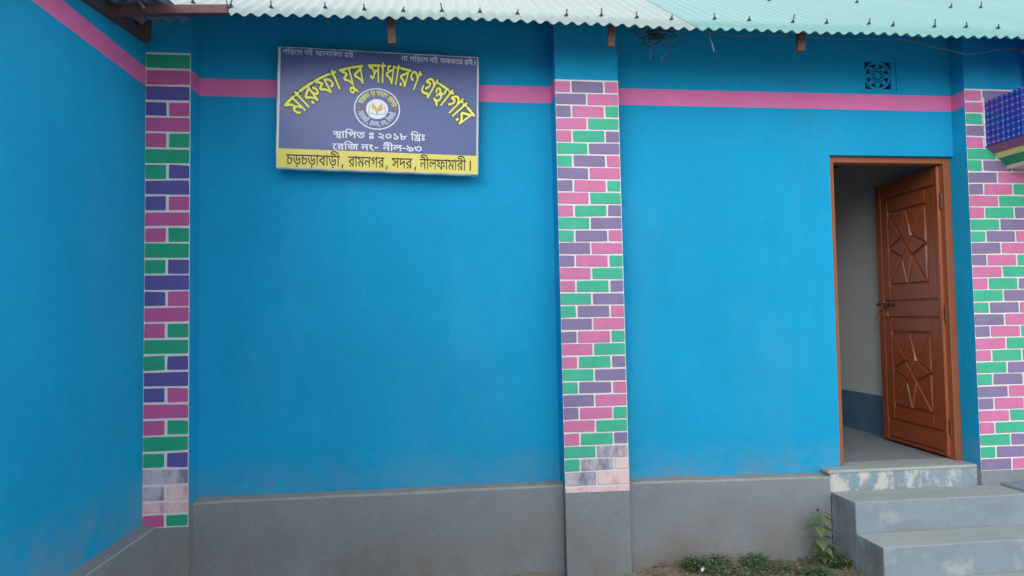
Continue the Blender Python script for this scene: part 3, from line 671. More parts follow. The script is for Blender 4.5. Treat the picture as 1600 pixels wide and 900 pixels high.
# ------------------------------------------------------------------ signboard
# Letter shapes of the Bengali script as outlines (1000 units per em, headline at 622); keys are one-letter codes,
# strings below are written in visual order.
GLYPHS = {
    'p': (716, '726,622 726,551 621,551 621,0 544,0 544,396 566,332 539,371 514,405 491,434 468,462 447,484 426,504 406,521 385,534 365,544 343,551 321,555 298,556 272,554 248,549 226,541 204,530 184,516 166,501 148,484 132,466 116,447 108,445 119,451 129,456 140,460 150,463 162,464 174,465 210,461 238,451 259,434 274,410 283,385 286,356 286,349 286,342 285,335 284,329 283,324 282,320 265,326 273,335 281,343 288,351 296,359 303,367 312,375 320,383 328,392 337,400 461,516 510,463 226,195 167,250 249,328 213,285 183,262 193,274 201,286 208,298 214,312 218,327 219,343 217,359 212,372 204,383 192,391 178,396 160,398 149,398 139,396 129,394 119,391 108,386 98,380 22,452 49,486 76,517 104,544 133,569 162,590 192,606 224,619 257,627 291,629 328,627 361,620 392,608 422,591 451,571 479,546 508,515 537,480 567,441 549,446 547,463 546,480 545,498 544,518 544,537 544,558 544,688 597,688 620,622'),
    'd': (712, '722,622 722,551 356,551 356,372 357,354 360,340 365,330 372,322 382,317 393,316 406,317 419,321 432,328 447,338 462,350 477,366 494,385 511,408 529,433 589,442 609,410 625,378 638,345 648,311 654,278 656,245 653,204 644,166 628,132 607,100 580,74 548,53 508,37 465,27 417,24 373,27 333,34 294,47 256,66 222,91 189,122 157,160 128,205 101,258 75,319 51,388 29,465 105,485 130,397 157,323 184,262 216,209 248,169 284,138 324,117 367,104 413,100 463,105 504,118 536,140 561,170 575,204 580,243 579,272 574,297 568,320 558,340 547,358 535,373 581,392 560,359 540,332 520,308 498,287 477,271 456,258 435,249 415,244 394,242 379,243 365,245 351,248 338,254 327,260 317,268 307,279 298,292 290,308 284,329 280,357 279,393 279,551 -10,551 -10,622/363,-149 347,-147 333,-142 320,-133 311,-121 305,-107 303,-91 305,-74 311,-60 320,-48 333,-38 347,-33 363,-31 379,-33 393,-39 406,-48 415,-61 421,-75 423,-91 421,-108 415,-121 406,-133 393,-142 379,-147'),
    'l': (731, '741,622 741,551 636,551 636,0 559,0 559,335 565,309 550,329 534,346 518,360 501,371 484,377 465,379 455,378 445,377 434,374 425,369 416,362 408,353 403,341 399,326 398,307 398,300 398,293 398,288 399,282 399,276 400,271 335,266 331,292 323,315 313,336 300,353 285,368 269,379 251,387 232,392 213,394 196,393 180,389 167,384 155,376 146,366 138,356 132,343 129,330 128,316 131,290 141,268 158,248 180,230 208,215 241,201 214,127 183,138 154,152 128,168 104,187 84,208 68,232 56,259 48,288 46,320 49,349 56,375 68,398 85,418 104,435 127,448 153,458 180,464 208,466 242,464 272,457 299,446 324,431 347,410 369,384 354,383 363,404 376,420 392,434 412,443 432,449 452,451 475,449 496,445 514,437 532,426 551,413 571,397 562,382 561,396 561,410 560,424 559,438 559,453 559,467 559,551 -10,551 -10,622'),
    'b': (596, '606,622 606,551 501,551 501,0 424,0 401,40 374,76 342,110 304,143 264,171 221,196 174,217 126,233 76,243 37,339 103,377 169,412 236,444 306,474 376,501 447,524 424,482 424,551 -10,551 -10,622/424,474 445,446 392,428 340,407 285,384 229,359 178,332 130,304 168,294 206,280 245,263 285,242 323,217 358,190 391,158 417,125 438,88 429,88 428,104 427,119 426,134 425,151 424,169 424,189'),
    'I': (530, '358,622 355,647 349,667 338,681 323,691 303,697 278,699 206,699 165,700 131,703 104,708 82,715 62,725 44,736 27,751 14,768 4,788 -4,810 -9,834 -10,859 -10,868 -9,876 -8,885 -7,894 -6,903 -5,912 69,907 68,899 67,892 66,886 65,880 65,874 65,869 66,855 67,842 70,830 73,819 78,810 84,802 95,792 108,784 124,778 145,774 170,772 200,771 257,771 290,770 318,767 341,763 361,756 378,746 394,734 405,722 413,707 420,690 425,670 428,648 430,622/242,500 292,497 334,488 370,474 400,454 423,432 441,406 454,379 461,352 464,325 457,273 438,230 406,195 361,167 305,150 236,141 246,152 277,142 309,130 341,115 375,98 408,79 442,60 476,37 509,14 540,-10 494,-63 453,-33 416,-7 380,16 346,38 312,58 279,75 244,91 209,106 173,119 133,132 91,143 46,154 61,223 85,217 107,212 128,208 152,206 178,204 207,204 252,206 288,212 316,221 340,234 358,248 370,265 378,283 383,302 385,320 380,353 367,380 346,402 317,418 284,427 247,430 224,429 205,427 189,423 175,417 165,411 158,402 152,393 149,382 148,370 148,365 149,359 150,354 151,348 153,343 154,338 81,323 78,333 75,344 73,354 71,365 70,375 70,384 73,408 80,429 92,447 109,463 129,476 152,486 180,494 210,499/175,465 169,486 159,505 145,522 125,536 102,548 73,556 97,601 143,589 178,573 204,557 224,539 239,518 249,495 254,468/540,622 540,551 -10,551 -10,622'),
    'A': (893, '903,622 903,551 798,551 798,0 721,0 700,38 676,73 649,104 619,132 589,158 557,180 582,246 608,229 634,209 661,186 687,160 707,135 724,109 723,119 723,128 722,137 722,146 722,155 722,164 721,174 721,184 721,194 721,551 -10,551 -10,622/376,91 330,95 288,105 246,123 205,150 166,186 130,232 93,290 60,360 29,442 102,466 127,400 152,343 178,296 205,254 235,222 266,198 301,181 338,170 378,167 413,169 442,175 466,184 487,198 503,214 515,232 523,254 528,276 530,300 526,337 516,368 498,394 475,414 449,426 420,430 399,428 383,423 370,416 360,404 355,390 353,372 353,367 354,360 355,353 357,345 359,338 361,331 285,316 281,330 277,343 274,354 273,366 271,377 271,388 273,412 280,432 292,450 307,466 324,478 344,488 367,495 390,499 413,500 451,497 485,488 515,474 542,453 564,429 582,401 596,368 603,333 606,294 603,258 595,225 581,194 561,164 536,139 505,119 467,103 425,94/344,465 338,486 329,505 314,522 295,536 272,548 243,556 267,601 312,589 347,573 374,557 394,539 409,518 418,495 423,468'),
    'k': (807, '817,622 817,551 492,551 492,489 492,473 492,0 415,0 393,39 366,76 334,111 297,144 258,173 216,198 170,220 123,234 76,243 37,339 103,376 167,409 231,439 298,468 366,493 437,517 415,475 415,551 -10,551 -10,622/415,467 436,438 401,427 366,415 330,401 294,385 259,369 224,353 190,336 159,320 130,304 168,294 207,280 246,262 285,239 321,214 354,186 385,155 409,124 428,90 420,88 419,104 418,119 416,134 416,151 415,169 415,189/761,288 759,266 755,245 748,226 737,207 723,191 705,177 682,166 656,160 625,158 614,158 604,158 594,159 585,160 575,161 566,163 572,235 576,234 581,234 586,234 593,233 599,233 606,233 635,235 655,241 668,252 677,265 681,280 683,296 677,330 660,360 632,386 591,409 540,426 479,438 482,513 533,505 579,492 622,474 662,452 695,426 723,396 744,363 757,327'),
    't': (707, '407,50 353,55 302,68 254,90 207,124 165,167 126,222 90,291 58,372 29,466 105,486 130,407 155,340 182,282 211,232 243,194 278,164 317,143 359,130 405,126 435,127 461,131 484,138 504,146 521,157 536,170 548,185 557,201 564,218 569,238 572,257 573,278 571,306 566,331 557,354 545,376 530,394 512,409 491,420 469,427 444,429 419,427 401,421 386,412 377,399 371,384 369,367 369,360 370,353 371,346 373,338 375,330 378,321 301,306 297,319 294,331 292,343 290,355 288,368 288,380 290,405 297,427 308,446 322,462 340,475 362,486 386,494 412,498 440,500 480,497 516,487 549,472 579,450 603,423 623,392 638,355 647,316 650,274 647,233 638,195 624,160 602,129 576,102 543,80 503,63 458,53/717,622 717,551 -10,551 -10,622'),
    'h': (530, '242,500 292,497 334,488 370,474 400,454 423,432 441,406 454,379 461,352 464,325 457,273 438,230 406,195 361,167 305,150 236,141 246,152 277,142 309,130 341,115 375,98 408,79 442,60 476,37 509,14 540,-10 494,-63 453,-33 416,-7 380,16 346,38 312,58 279,75 244,91 209,106 173,119 133,132 91,143 46,154 61,223 85,217 107,212 128,208 152,206 178,204 207,204 252,206 288,212 316,221 340,234 358,248 370,265 378,283 383,302 385,320 380,353 367,380 346,402 317,418 284,427 247,430 224,429 205,427 189,423 175,417 165,411 158,402 152,393 149,382 148,370 148,365 149,359 150,354 151,348 153,343 154,338 81,323 78,333 75,344 73,354 71,365 70,375 70,384 73,408 80,429 92,447 109,463 129,476 152,486 180,494 210,499/175,465 169,486 159,505 145,522 125,536 102,548 73,556 97,601 143,589 178,573 204,557 224,539 239,518 249,495 254,468/540,622 540,551 -10,551 -10,622'),
    'n': (604, '614,622 614,551 509,551 509,0 432,0 432,243 448,187 425,217 401,245 376,270 349,293 323,313 296,329 268,341 242,349 216,351 192,349 172,342 154,332 139,316 131,297 128,274 130,255 137,238 149,222 166,208 187,196 214,184 176,113 138,132 106,154 80,180 61,211 50,243 46,277 49,308 57,335 70,358 87,379 107,395 130,407 154,416 179,421 204,423 238,421 270,415 299,405 328,391 354,375 380,356 405,334 428,310 451,284 437,280 435,296 434,311 433,326 432,341 432,356 432,371 432,551 -10,551 -10,622'),
    'r': (596, '606,622 606,551 501,551 501,0 424,0 401,40 374,76 342,110 304,143 264,171 221,196 174,217 126,233 76,243 37,339 103,377 169,412 236,444 306,474 376,501 447,524 424,482 424,551 -10,551 -10,622/424,474 445,446 392,428 340,407 285,384 229,359 178,332 130,304 168,294 206,280 245,263 285,242 323,217 358,190 391,158 417,125 438,88 429,88 428,104 427,119 426,134 425,151 424,169 424,189/185,-6 169,-4 155,1 142,10 133,22 127,36 125,52 127,69 133,83 142,95 155,105 169,110 185,112 201,110 215,104 228,95 237,82 243,68 245,52 243,35 237,22 228,10 215,1 201,-4'),
    'm': (622, '632,622 632,551 527,551 527,0 450,0 450,135 468,82 444,117 421,149 398,180 373,209 348,233 322,253 295,269 266,278 236,281 212,279 192,272 174,262 159,247 151,228 148,205 151,184 159,165 172,150 191,135 214,122 243,111 218,34 184,48 155,63 130,80 110,99 94,119 82,140 73,162 68,185 66,208 69,239 77,265 90,288 107,308 127,324 150,336 174,346 199,351 223,353 262,350 297,343 328,331 358,314 385,295 408,272 431,246 452,218 471,189 454,186 453,202 452,217 451,232 450,249 450,265 450,281 450,551 -10,551 -10,622/299,323 299,319 299,315 298,311 298,307 298,303 297,299 221,322 218,359 211,389 201,415 186,437 167,454 144,468 114,480 79,488 38,494 51,566 97,553 128,549 157,542 182,534 207,522 228,507 246,490 262,469 275,446 286,420 293,391 298,358'),
    'f': (838, '848,622 848,551 130,551 114,560 143,552 171,541 198,528 227,513 253,497 278,480 301,463 320,447 336,432 341,376 316,365 291,353 266,341 239,328 214,316 190,303 166,290 144,278 125,265 114,282 165,270 210,257 251,241 290,223 325,203 357,181 388,156 418,129 447,99 446,111 446,122 446,134 445,146 445,159 445,171 445,510 458,510 495,509 530,506 564,501 599,493 630,484 660,471 690,455 715,436 739,414 754,396 767,378 778,358 786,335 790,312 792,288 790,266 786,245 778,226 767,207 753,191 735,177 712,166 686,160 655,158 645,158 635,158 626,159 616,160 606,161 597,163 602,234 606,233 611,233 617,232 623,232 630,232 636,232 665,234 686,241 700,251 708,265 712,280 714,296 708,329 691,359 662,386 623,409 577,425 522,434 522,0 445,0 416,36 386,69 354,98 319,125 281,148 240,168 192,186 141,201 84,212 48,303 69,317 91,330 113,343 136,356 159,368 182,380 206,392 229,403 252,414 225,433 196,450 164,466 129,480 90,492 48,502 79,570 81,551 -10,551 -10,622'),
    'y': (626, '636,622 636,551 531,551 531,0 454,0 424,37 394,69 361,98 324,126 285,149 243,170 195,188 142,202 84,212 48,303 69,317 91,330 113,343 136,356 159,368 182,380 206,392 229,403 252,414 225,433 196,450 164,466 129,480 90,492 48,502 79,570 81,551 -10,551 -10,622/454,551 135,551 114,560 143,552 171,541 198,528 227,513 253,497 278,480 301,463 320,447 336,432 341,376 316,365 291,353 266,341 239,328 214,316 190,303 166,290 144,278 125,265 113,280 169,270 219,257 264,240 306,220 343,197 378,172 411,144 441,114 470,83 457,79 456,94 456,109 455,124 454,141 454,156 454,171'),
    's': (682, '692,622 692,551 587,551 587,0 510,0 510,353 533,290 513,316 495,336 480,353 464,365 450,373 436,375 427,374 418,371 410,367 401,360 393,350 383,336 372,318 358,296 343,268 325,237 309,210 294,188 279,168 263,153 248,142 230,133 210,129 188,127 170,128 153,132 136,138 120,147 104,159 88,174 70,194 53,217 35,244 96,281 113,252 128,231 141,218 154,210 166,205 180,203 191,204 202,208 212,214 223,222 235,235 246,250 260,270 274,293 289,321 312,354 329,387 346,411 362,428 379,440 396,447 415,449 437,447 456,441 474,430 494,416 514,397 536,374 516,373 514,388 512,403 511,416 510,430 510,444 510,458 510,551 -10,551 -10,622/271,271 264,314 257,350 250,379 242,404 229,425 214,441 195,455 172,467 146,476 114,483 79,489 38,495 53,571 107,551 144,544 175,537 202,528 226,517 246,505 264,492 278,475 290,457 299,436 306,412 311,385 315,356'),
    'D': (596, '606,622 606,551 501,551 501,0 424,0 401,40 374,76 342,110 304,143 264,171 221,196 174,217 126,233 76,243 37,339 103,377 169,412 236,444 306,474 376,501 447,524 424,482 424,622/424,474 445,446 392,428 340,407 285,384 229,359 178,332 130,304 168,294 206,280 245,263 285,242 323,217 358,190 391,158 417,125 438,88 429,88 428,104 427,119 426,134 425,151 424,169 424,189/240,629 248,629 257,628 266,628 275,626 284,625 293,624 287,552 283,553 278,553 272,554 266,554 259,554 251,554 232,553 217,548 204,542 195,532 190,521 188,509 191,492 198,478 211,464 231,451 258,438 293,423 233,378 208,391 187,405 167,418 149,434 135,449 124,466 116,484 111,504 109,524 111,542 115,559 123,575 134,590 148,603 166,614 188,622 212,627'),
    'N': (620, '630,622 630,551 525,551 525,0 448,0 448,425 468,363 437,406 409,442 381,472 353,499 327,520 301,536 274,547 248,554 222,556 202,555 184,551 168,544 154,535 143,524 134,512 127,497 123,481 122,463 124,442 129,425 138,409 150,395 166,384 186,374 212,366 241,360 275,355 269,272 226,278 187,287 152,300 119,318 92,339 70,364 53,393 43,426 40,462 43,497 51,527 64,554 82,577 103,595 127,610 154,621 182,627 211,629 245,627 276,621 306,611 334,597 361,579 388,558 415,533 442,505 470,473 454,477 452,490 451,505 450,522 449,541 448,559 448,576 448,688 501,688 524,622'),
    'g': (656, '484,0 484,425 505,362 482,394 460,423 440,448 419,472 400,492 381,509 362,524 343,536 324,544 304,551 284,555 263,556 229,553 201,544 178,528 156,509 137,488 120,465 106,457 117,465 131,472 149,478 170,483 192,486 216,487 245,485 270,479 290,469 308,456 322,441 332,424 340,405 345,387 346,369 341,330 328,296 306,264 274,232 233,202 182,172 131,245 167,261 198,278 226,296 249,317 262,340 266,365 264,379 258,391 249,402 236,410 219,415 200,417 183,416 167,414 152,411 136,406 120,400 103,392 22,458 44,492 65,522 88,548 113,573 138,592 164,608 194,620 223,627 255,629 288,627 318,621 346,612 374,598 401,580 428,559 454,533 481,504 507,472 489,483 488,494 487,508 486,526 485,546 484,565 484,585 484,688 537,688 560,622 666,622 666,551 561,551 561,0'),
    'j': (917, '401,63 361,65 324,72 288,84 252,101 219,124 186,152 155,187 126,228 100,276 74,332 50,395 29,465 105,485 129,407 154,341 181,286 211,238 243,202 278,174 317,154 359,143 404,139 450,143 487,153 516,171 537,197 550,229 554,268 553,288 550,305 546,321 541,335 535,347 530,358 590,358 571,339 551,322 532,306 510,292 489,280 466,270 442,263 417,258 391,257 366,259 343,264 322,272 303,284 288,298 275,316 265,336 260,359 258,384 262,414 272,444 289,474 315,503 350,529 394,553 380,552 365,552 348,552 331,551 315,551 298,551 -10,551 -10,622 927,622 927,551 614,551 598,551 584,551 571,552 558,553 546,553 535,554 483,529 441,506 408,485 382,465 363,446 350,428 342,411 337,395 335,380 337,363 342,350 351,340 362,333 374,329 387,328 412,330 434,336 455,346 476,359 499,376 523,396 609,365 615,350 620,334 624,316 627,295 629,275 630,254 627,221 620,190 608,160 589,133 565,110 534,90 496,75 452,66/801,205 802,172 805,141 809,111 816,79 825,46 836,10 761,-7 750,32 740,70 733,106 727,145 724,183 723,222 724,257 727,288 732,317 739,344 747,367 755,388 706,391 663,397 626,408 591,422 562,439 536,460 513,486 493,513 475,543 551,559 563,540 576,523 592,508 610,493 631,482 655,472 684,465 715,460 751,459 760,459 769,459 778,460 787,461 796,461 806,462 845,392 830,362 819,333 811,304 805,273 802,241'),
    'c': (567, '577,622 577,551 172,551 172,521 168,458 169,448 170,436 171,422 172,407 172,392 172,378 172,205 173,178 174,158 177,143 181,132 185,123 189,117 203,105 222,98 244,96 271,98 295,105 318,115 340,129 360,145 379,162 397,183 411,204 422,226 431,249 436,272 438,296 436,316 430,330 420,339 405,345 388,348 368,349 363,349 334,350 309,352 289,356 270,362 252,369 235,377 220,386 206,396 192,408 180,420 170,433 161,447 171,534 186,511 200,491 215,474 232,458 251,446 272,436 298,429 327,424 361,423 377,423 401,422 420,421 436,418 449,414 461,409 472,403 486,392 497,380 506,364 512,347 516,327 517,306 514,265 504,227 488,189 467,153 442,122 415,95 389,74 362,57 334,43 304,32 272,26 238,24 214,25 193,29 175,35 158,43 144,52 132,63 122,77 113,92 106,109 100,131 96,158 95,191 95,551 -10,551 -10,622'),
    'q': (603, '613,622 613,551 159,551 159,253 145,273 173,303 204,331 236,357 272,383 308,406 347,428 389,450 431,469 475,486 540,422 528,398 518,376 510,354 502,331 497,308 492,285 489,260 488,233 487,205 488,172 491,141 495,111 502,79 511,46 522,10 447,-7 436,32 426,70 419,106 413,145 410,183 409,222 410,249 412,275 415,299 420,323 425,344 432,364 439,382 446,397 453,410 465,405 427,388 390,370 354,349 318,325 283,300 248,273 212,242 177,210 141,175 82,215 82,551 -10,551 -10,622'),
    'a': (266, '276,622 276,551 171,551 171,0 94,0 94,469 85,491 73,510 58,527 41,541 21,548 -2,551 -10,551 -10,622 5,622 22,620 38,615 55,606 72,594 85,578 97,559 96,564 96,572 95,582 94,594 94,604 94,613 94,688 148,688 170,622'),
    'i': (266, '276,622 276,551 171,551 171,0 94,0 94,551 -10,551 -10,622 82,622 71,635 60,648 50,662 39,676 29,690 20,704 44,743 68,778 93,812 121,842 152,868 185,888 224,905 266,914 313,917 349,915 382,911 414,904 447,894 479,881 510,866 542,849 573,829 605,808 638,783 671,758 705,731 663,677 618,713 577,744 538,770 501,793 466,811 432,826 397,836 362,842 325,844 289,842 258,835 230,825 203,810 180,793 160,772 140,748 122,722 106,693 112,682 119,672 128,660 138,648 149,635 160,622'),
    'E': (266, '276,551 171,551 171,0 94,0 94,551 -10,551 -10,622 94,622 88,664 77,700 60,731 38,759 13,782 -16,800 -50,816 -86,828 -124,837 -166,843 -208,847 -252,848 -290,847 -324,845 -354,842 -380,836 -402,830 -419,823 -432,814 -439,804 -442,792 -439,781 -431,773 -418,768 -401,765 -384,764 -365,763 -269,763 -236,762 -208,759 -185,754 -165,747 -149,737 -135,725 -123,711 -114,696 -108,680 -103,661 -101,639 -100,615 -167,615 -168,630 -170,643 -173,654 -177,664 -182,672 -189,678 -196,683 -204,686 -214,689 -225,691 -238,692 -254,692 -353,692 -380,693 -403,694 -425,698 -445,702 -462,707 -476,713 -491,723 -503,734 -511,747 -517,761 -520,775 -521,789 -513,826 -492,856 -456,882 -404,902 -338,913 -258,917 -131,909 -28,885 54,846 117,788 157,714 174,622 276,622'),
    'e': (346, '356,622 356,551 336,551 314,544 292,534 269,520 245,503 223,483 201,460 181,433 163,404 148,372 137,337 130,301 128,262 130,216 138,179 150,148 165,121 183,102 203,87 225,77 246,71 267,69 283,70 297,71 309,74 321,78 334,84 348,92 383,31 365,19 346,10 326,3 305,-2 284,-4 263,-5 222,-1 185,10 152,28 122,54 97,84 76,120 61,163 52,209 49,260 52,310 60,356 74,398 92,437 113,472 138,503 165,532 193,556 223,578 254,596 283,611 312,622'),
    'x': (346, '356,622 356,551 336,551 314,544 292,534 269,520 245,503 223,483 201,460 181,433 163,404 148,372 137,337 130,301 128,262 130,216 138,179 150,148 165,121 183,102 203,87 225,77 246,71 267,69 283,70 297,71 309,74 321,78 334,84 348,92 383,31 365,19 346,10 326,3 305,-2 284,-4 264,-5 223,-1 186,10 152,28 122,54 97,84 76,120 61,163 52,209 49,260 53,314 63,363 80,408 104,451 131,488 164,521 201,549 239,571 280,588 216,555 203,554 191,553 177,552 162,551 147,551 130,551 -10,551 -10,622'),
    'u': (0, '-286,-266 -305,-265 -324,-261 -345,-254 -366,-245 -384,-233 -400,-218 -412,-199 -420,-177 -422,-151 -417,-119 -404,-92 -383,-70 -353,-52 -317,-42 -274,-39 -232,-42 -193,-49 -154,-62 -115,-79 -77,-100 -38,-124 4,-153 46,-183 89,-217 44,-271 0,-235 -40,-204 -78,-178 -115,-155 -149,-137 -182,-122 -215,-111 -247,-105 -279,-103 -301,-105 -319,-109 -333,-117 -343,-127 -349,-139 -351,-153 -349,-170 -342,-183 -332,-192 -317,-199 -302,-203 -286,-204 -263,-202 -243,-197 -226,-188 -212,-177 -201,-164 -192,-150 -185,-134 -180,-119 -176,-102 -174,-86 -172,-72 -172,-59 -172,8 -95,8 -95,-45 -96,-65 -98,-87 -102,-110 -107,-136 -116,-160 -128,-184 -143,-206 -162,-226 -185,-242 -214,-256 -247,-263'),
    'M': (438, '123,314 165,286 205,257 242,224 280,187 314,150 346,111 375,70 401,31 424,-8 359,-41 331,0 304,38 278,72 249,106 220,137 188,166 153,195 115,223 73,250/78,486 80,513 86,536 96,558 111,577 127,592 147,605 170,615 193,620 219,622 245,620 269,614 291,605 311,592 328,576 342,558 352,536 358,512 360,486 358,459 352,436 342,414 327,395 311,379 291,366 268,356 245,351 219,349 193,351 169,357 147,366 127,379 110,395 96,414 86,436 80,460/147,486 149,465 156,447 168,433 183,422 200,416 219,414 239,416 256,423 271,434 282,448 289,466 291,486 289,507 282,525 271,538 256,549 239,555 219,557 199,555 182,548 168,538 156,523 149,506'),
    'H': (438, '78,486 80,513 86,536 96,558 111,577 127,592 147,605 170,615 193,620 219,622 245,620 269,614 291,605 311,592 328,576 342,558 352,536 358,512 360,486 358,459 352,436 342,414 327,395 311,379 291,366 268,356 245,351 219,349 193,351 169,357 147,366 127,379 110,395 96,414 86,436 80,460/147,486 149,465 156,447 168,433 183,422 200,416 219,414 239,416 256,423 271,434 282,448 289,466 291,486 289,506 282,523 271,538 256,549 239,555 219,557 199,555 182,548 168,538 156,523 149,506/78,137 80,164 86,187 96,208 111,228 127,243 147,256 170,266 193,271 219,273 245,271 269,266 291,256 311,244 328,228 342,210 352,187 358,163 360,137 358,110 352,87 342,65 327,46 311,30 291,17 268,7 245,2 219,0 193,2 169,8 147,17 127,30 110,46 96,65 86,87 80,111/147,137 149,116 156,99 168,84 183,73 200,67 219,65 239,67 256,74 271,84 282,99 289,117 291,137 289,158 282,175 271,189 256,200 239,206 219,208 199,206 182,199 168,188 156,174 149,157'),
    '|': (379, '194,0 194,622 275,622 275,0'),
    ',': (263, '190,116 197,105 190,81 183,57 174,32 165,6 156,-19 146,-44 135,-70 124,-94 113,-119 46,-119 56,-79 65,-39 74,2 81,43 88,81 93,116'),
    '-': (340, '49,338 291,338 291,256 49,256'),
    '0': (592, '290,91 249,94 212,102 178,115 146,134 121,159 100,188 84,225 75,266 72,313 75,352 83,389 96,424 115,458 140,486 170,510 208,529 251,540 300,544 351,540 394,530 429,513 459,490 481,463 498,432 511,396 518,359 520,320 517,281 509,244 496,208 476,175 451,147 420,124 383,105 340,95/301,473 273,471 249,464 226,454 204,439 187,421 172,398 161,372 155,343 153,311 155,284 159,259 166,236 178,214 192,197 210,182 233,171 260,164 291,162 320,164 346,171 370,182 390,198 407,217 421,240 431,266 437,294 439,324 437,354 432,380 424,404 411,424 396,441 378,455 355,465 330,471'),
    '1': (592, '287,0 234,4 194,16 162,36 140,63 127,91 123,122 126,148 134,172 148,194 169,215 198,231 234,244 263,167 244,162 229,156 218,149 211,141 206,131 205,120 207,107 214,97 226,88 242,80 262,76 286,75 325,78 357,88 382,105 401,127 412,152 416,181 415,201 411,218 404,234 394,251 381,267 364,284 343,303 317,322 287,344 248,372 216,397 190,418 168,438 151,456 140,474 131,491 127,510 125,529 127,545 131,562 138,580 149,598 162,615 177,631 243,596 234,586 226,576 220,566 215,556 212,546 211,536 211,527 213,519 215,511 219,503 224,494 232,485 242,475 255,464 270,452 290,437 312,421 338,403 375,377 405,353 430,331 451,308 467,286 478,264 487,239 491,212 493,182 490,146 481,114 466,85 446,59 422,39 394,22 360,10 325,2'),
    '2': (592, '127,539 128,554 132,568 138,583 146,598 157,614 170,631 233,596 226,587 220,579 216,572 213,564 212,556 211,549 212,540 215,532 219,526 226,520 236,515 250,510 267,506 289,501 316,495 379,480 427,460 460,436 483,407 496,373 500,335 494,292 475,255 444,222 402,195 350,177 289,168 282,168 276,169 269,170 262,171 256,173 249,175 289,184 319,173 348,160 378,146 408,129 438,111 467,92 497,72 525,51 553,28 507,-26 468,6 432,33 398,56 363,78 330,96 298,112 263,127 228,140 192,152 152,163 110,174 65,185 80,256 104,250 127,244 151,240 178,236 207,234 241,233 303,236 349,245 382,260 404,280 417,304 421,332 420,348 416,362 410,374 400,386 387,396 370,404 348,413 322,420 290,427 253,436 222,444 196,454 174,465 157,477 144,490 134,505 129,521'),
    '3': (592, '553,295 551,248 544,205 532,165 516,128 494,98 466,73 432,54 393,43 347,39 311,41 278,47 246,58 215,74 186,96 160,124 133,162 109,207 87,262 65,328 46,403 29,490 105,510 126,415 147,338 168,274 192,221 216,181 244,152 274,131 307,119 342,115 374,118 400,126 422,139 440,157 453,179 463,204 470,232 474,262 475,295 473,335 467,371 458,404 445,434 430,459 412,480 391,496 370,505 347,508 331,506 317,502 306,495 298,485 294,473 292,458 293,447 294,437 296,426 300,415 305,403 311,390 231,369 224,386 218,403 213,420 210,436 208,452 207,467 209,494 216,515 228,534 243,549 259,560 278,568 299,574 318,578 337,579 382,575 421,562 455,540 485,511 509,477 528,438 542,392 550,345'),
    '8': (592, '237,0 212,1 191,5 172,11 156,19 143,28 132,38 121,51 111,66 102,83 96,104 92,131 91,164 91,481 90,497 89,510 86,520 82,529 75,535 66,540 55,544 40,546 22,547 31,624 55,623 76,620 94,616 111,610 124,603 136,595 146,584 154,571 160,556 164,540 166,521 167,501 167,355 188,362 207,367 226,370 243,373 257,375 269,375 277,375 285,374 294,374 303,372 311,371 318,370 337,366 353,363 366,362 380,361 394,360 408,360 432,361 453,365 470,371 487,381 501,397 514,418 586,383 576,362 565,345 551,330 535,318 519,308 501,301 482,296 462,293 442,292 436,292 429,292 422,293 414,294 406,295 398,297 418,312 427,298 435,283 440,266 445,249 447,231 448,213 445,170 435,133 420,99 398,69 373,45 344,26 310,11 275,3/238,71 259,72 278,77 296,84 311,93 325,104 336,116 347,131 355,146 361,162 366,179 368,196 369,212 367,235 362,254 354,269 344,281 332,290 318,296 304,301 289,303 274,304 252,303 233,301 216,298 198,293 182,288 167,281 167,168 168,147 169,131 172,118 176,107 180,98 184,92 190,87 196,82 204,78 213,74 224,72'),
    '9': (592, '174,315 204,313 231,307 256,298 279,285 297,269 312,250 324,229 331,206 333,181 331,156 327,134 320,114 309,96 295,79 278,62 275,72 334,82 383,97 422,117 453,144 470,176 476,214 474,237 469,258 460,278 445,296 425,313 400,328 365,344 324,360 274,375 217,392 169,408 130,423 98,438 74,455 56,472 44,491 37,512 35,536 36,552 40,567 46,582 55,599 67,615 83,631 146,596 137,587 130,578 125,570 122,562 120,554 119,547 120,538 121,530 124,523 130,516 137,508 148,502 162,494 181,486 204,478 232,469 265,458 304,447 355,432 398,416 434,400 465,382 490,364 510,346 527,326 539,306 548,286 554,263 557,240 558,216 555,177 545,143 529,114 507,87 481,65 450,47 414,32 376,20 334,11 289,5 244,1 197,0 183,0 161,68 189,80 213,93 232,108 246,126 254,146 257,169 255,191 248,209 236,224 220,236 200,243 175,245 153,243 136,239 124,231 115,221 110,209 108,196 108,189 109,182 111,174 113,166 116,159 119,152 44,135 39,147 35,159 32,170 29,183 27,195 27,207 29,228 35,247 44,264 57,279 74,291 94,302 117,309 144,314'),
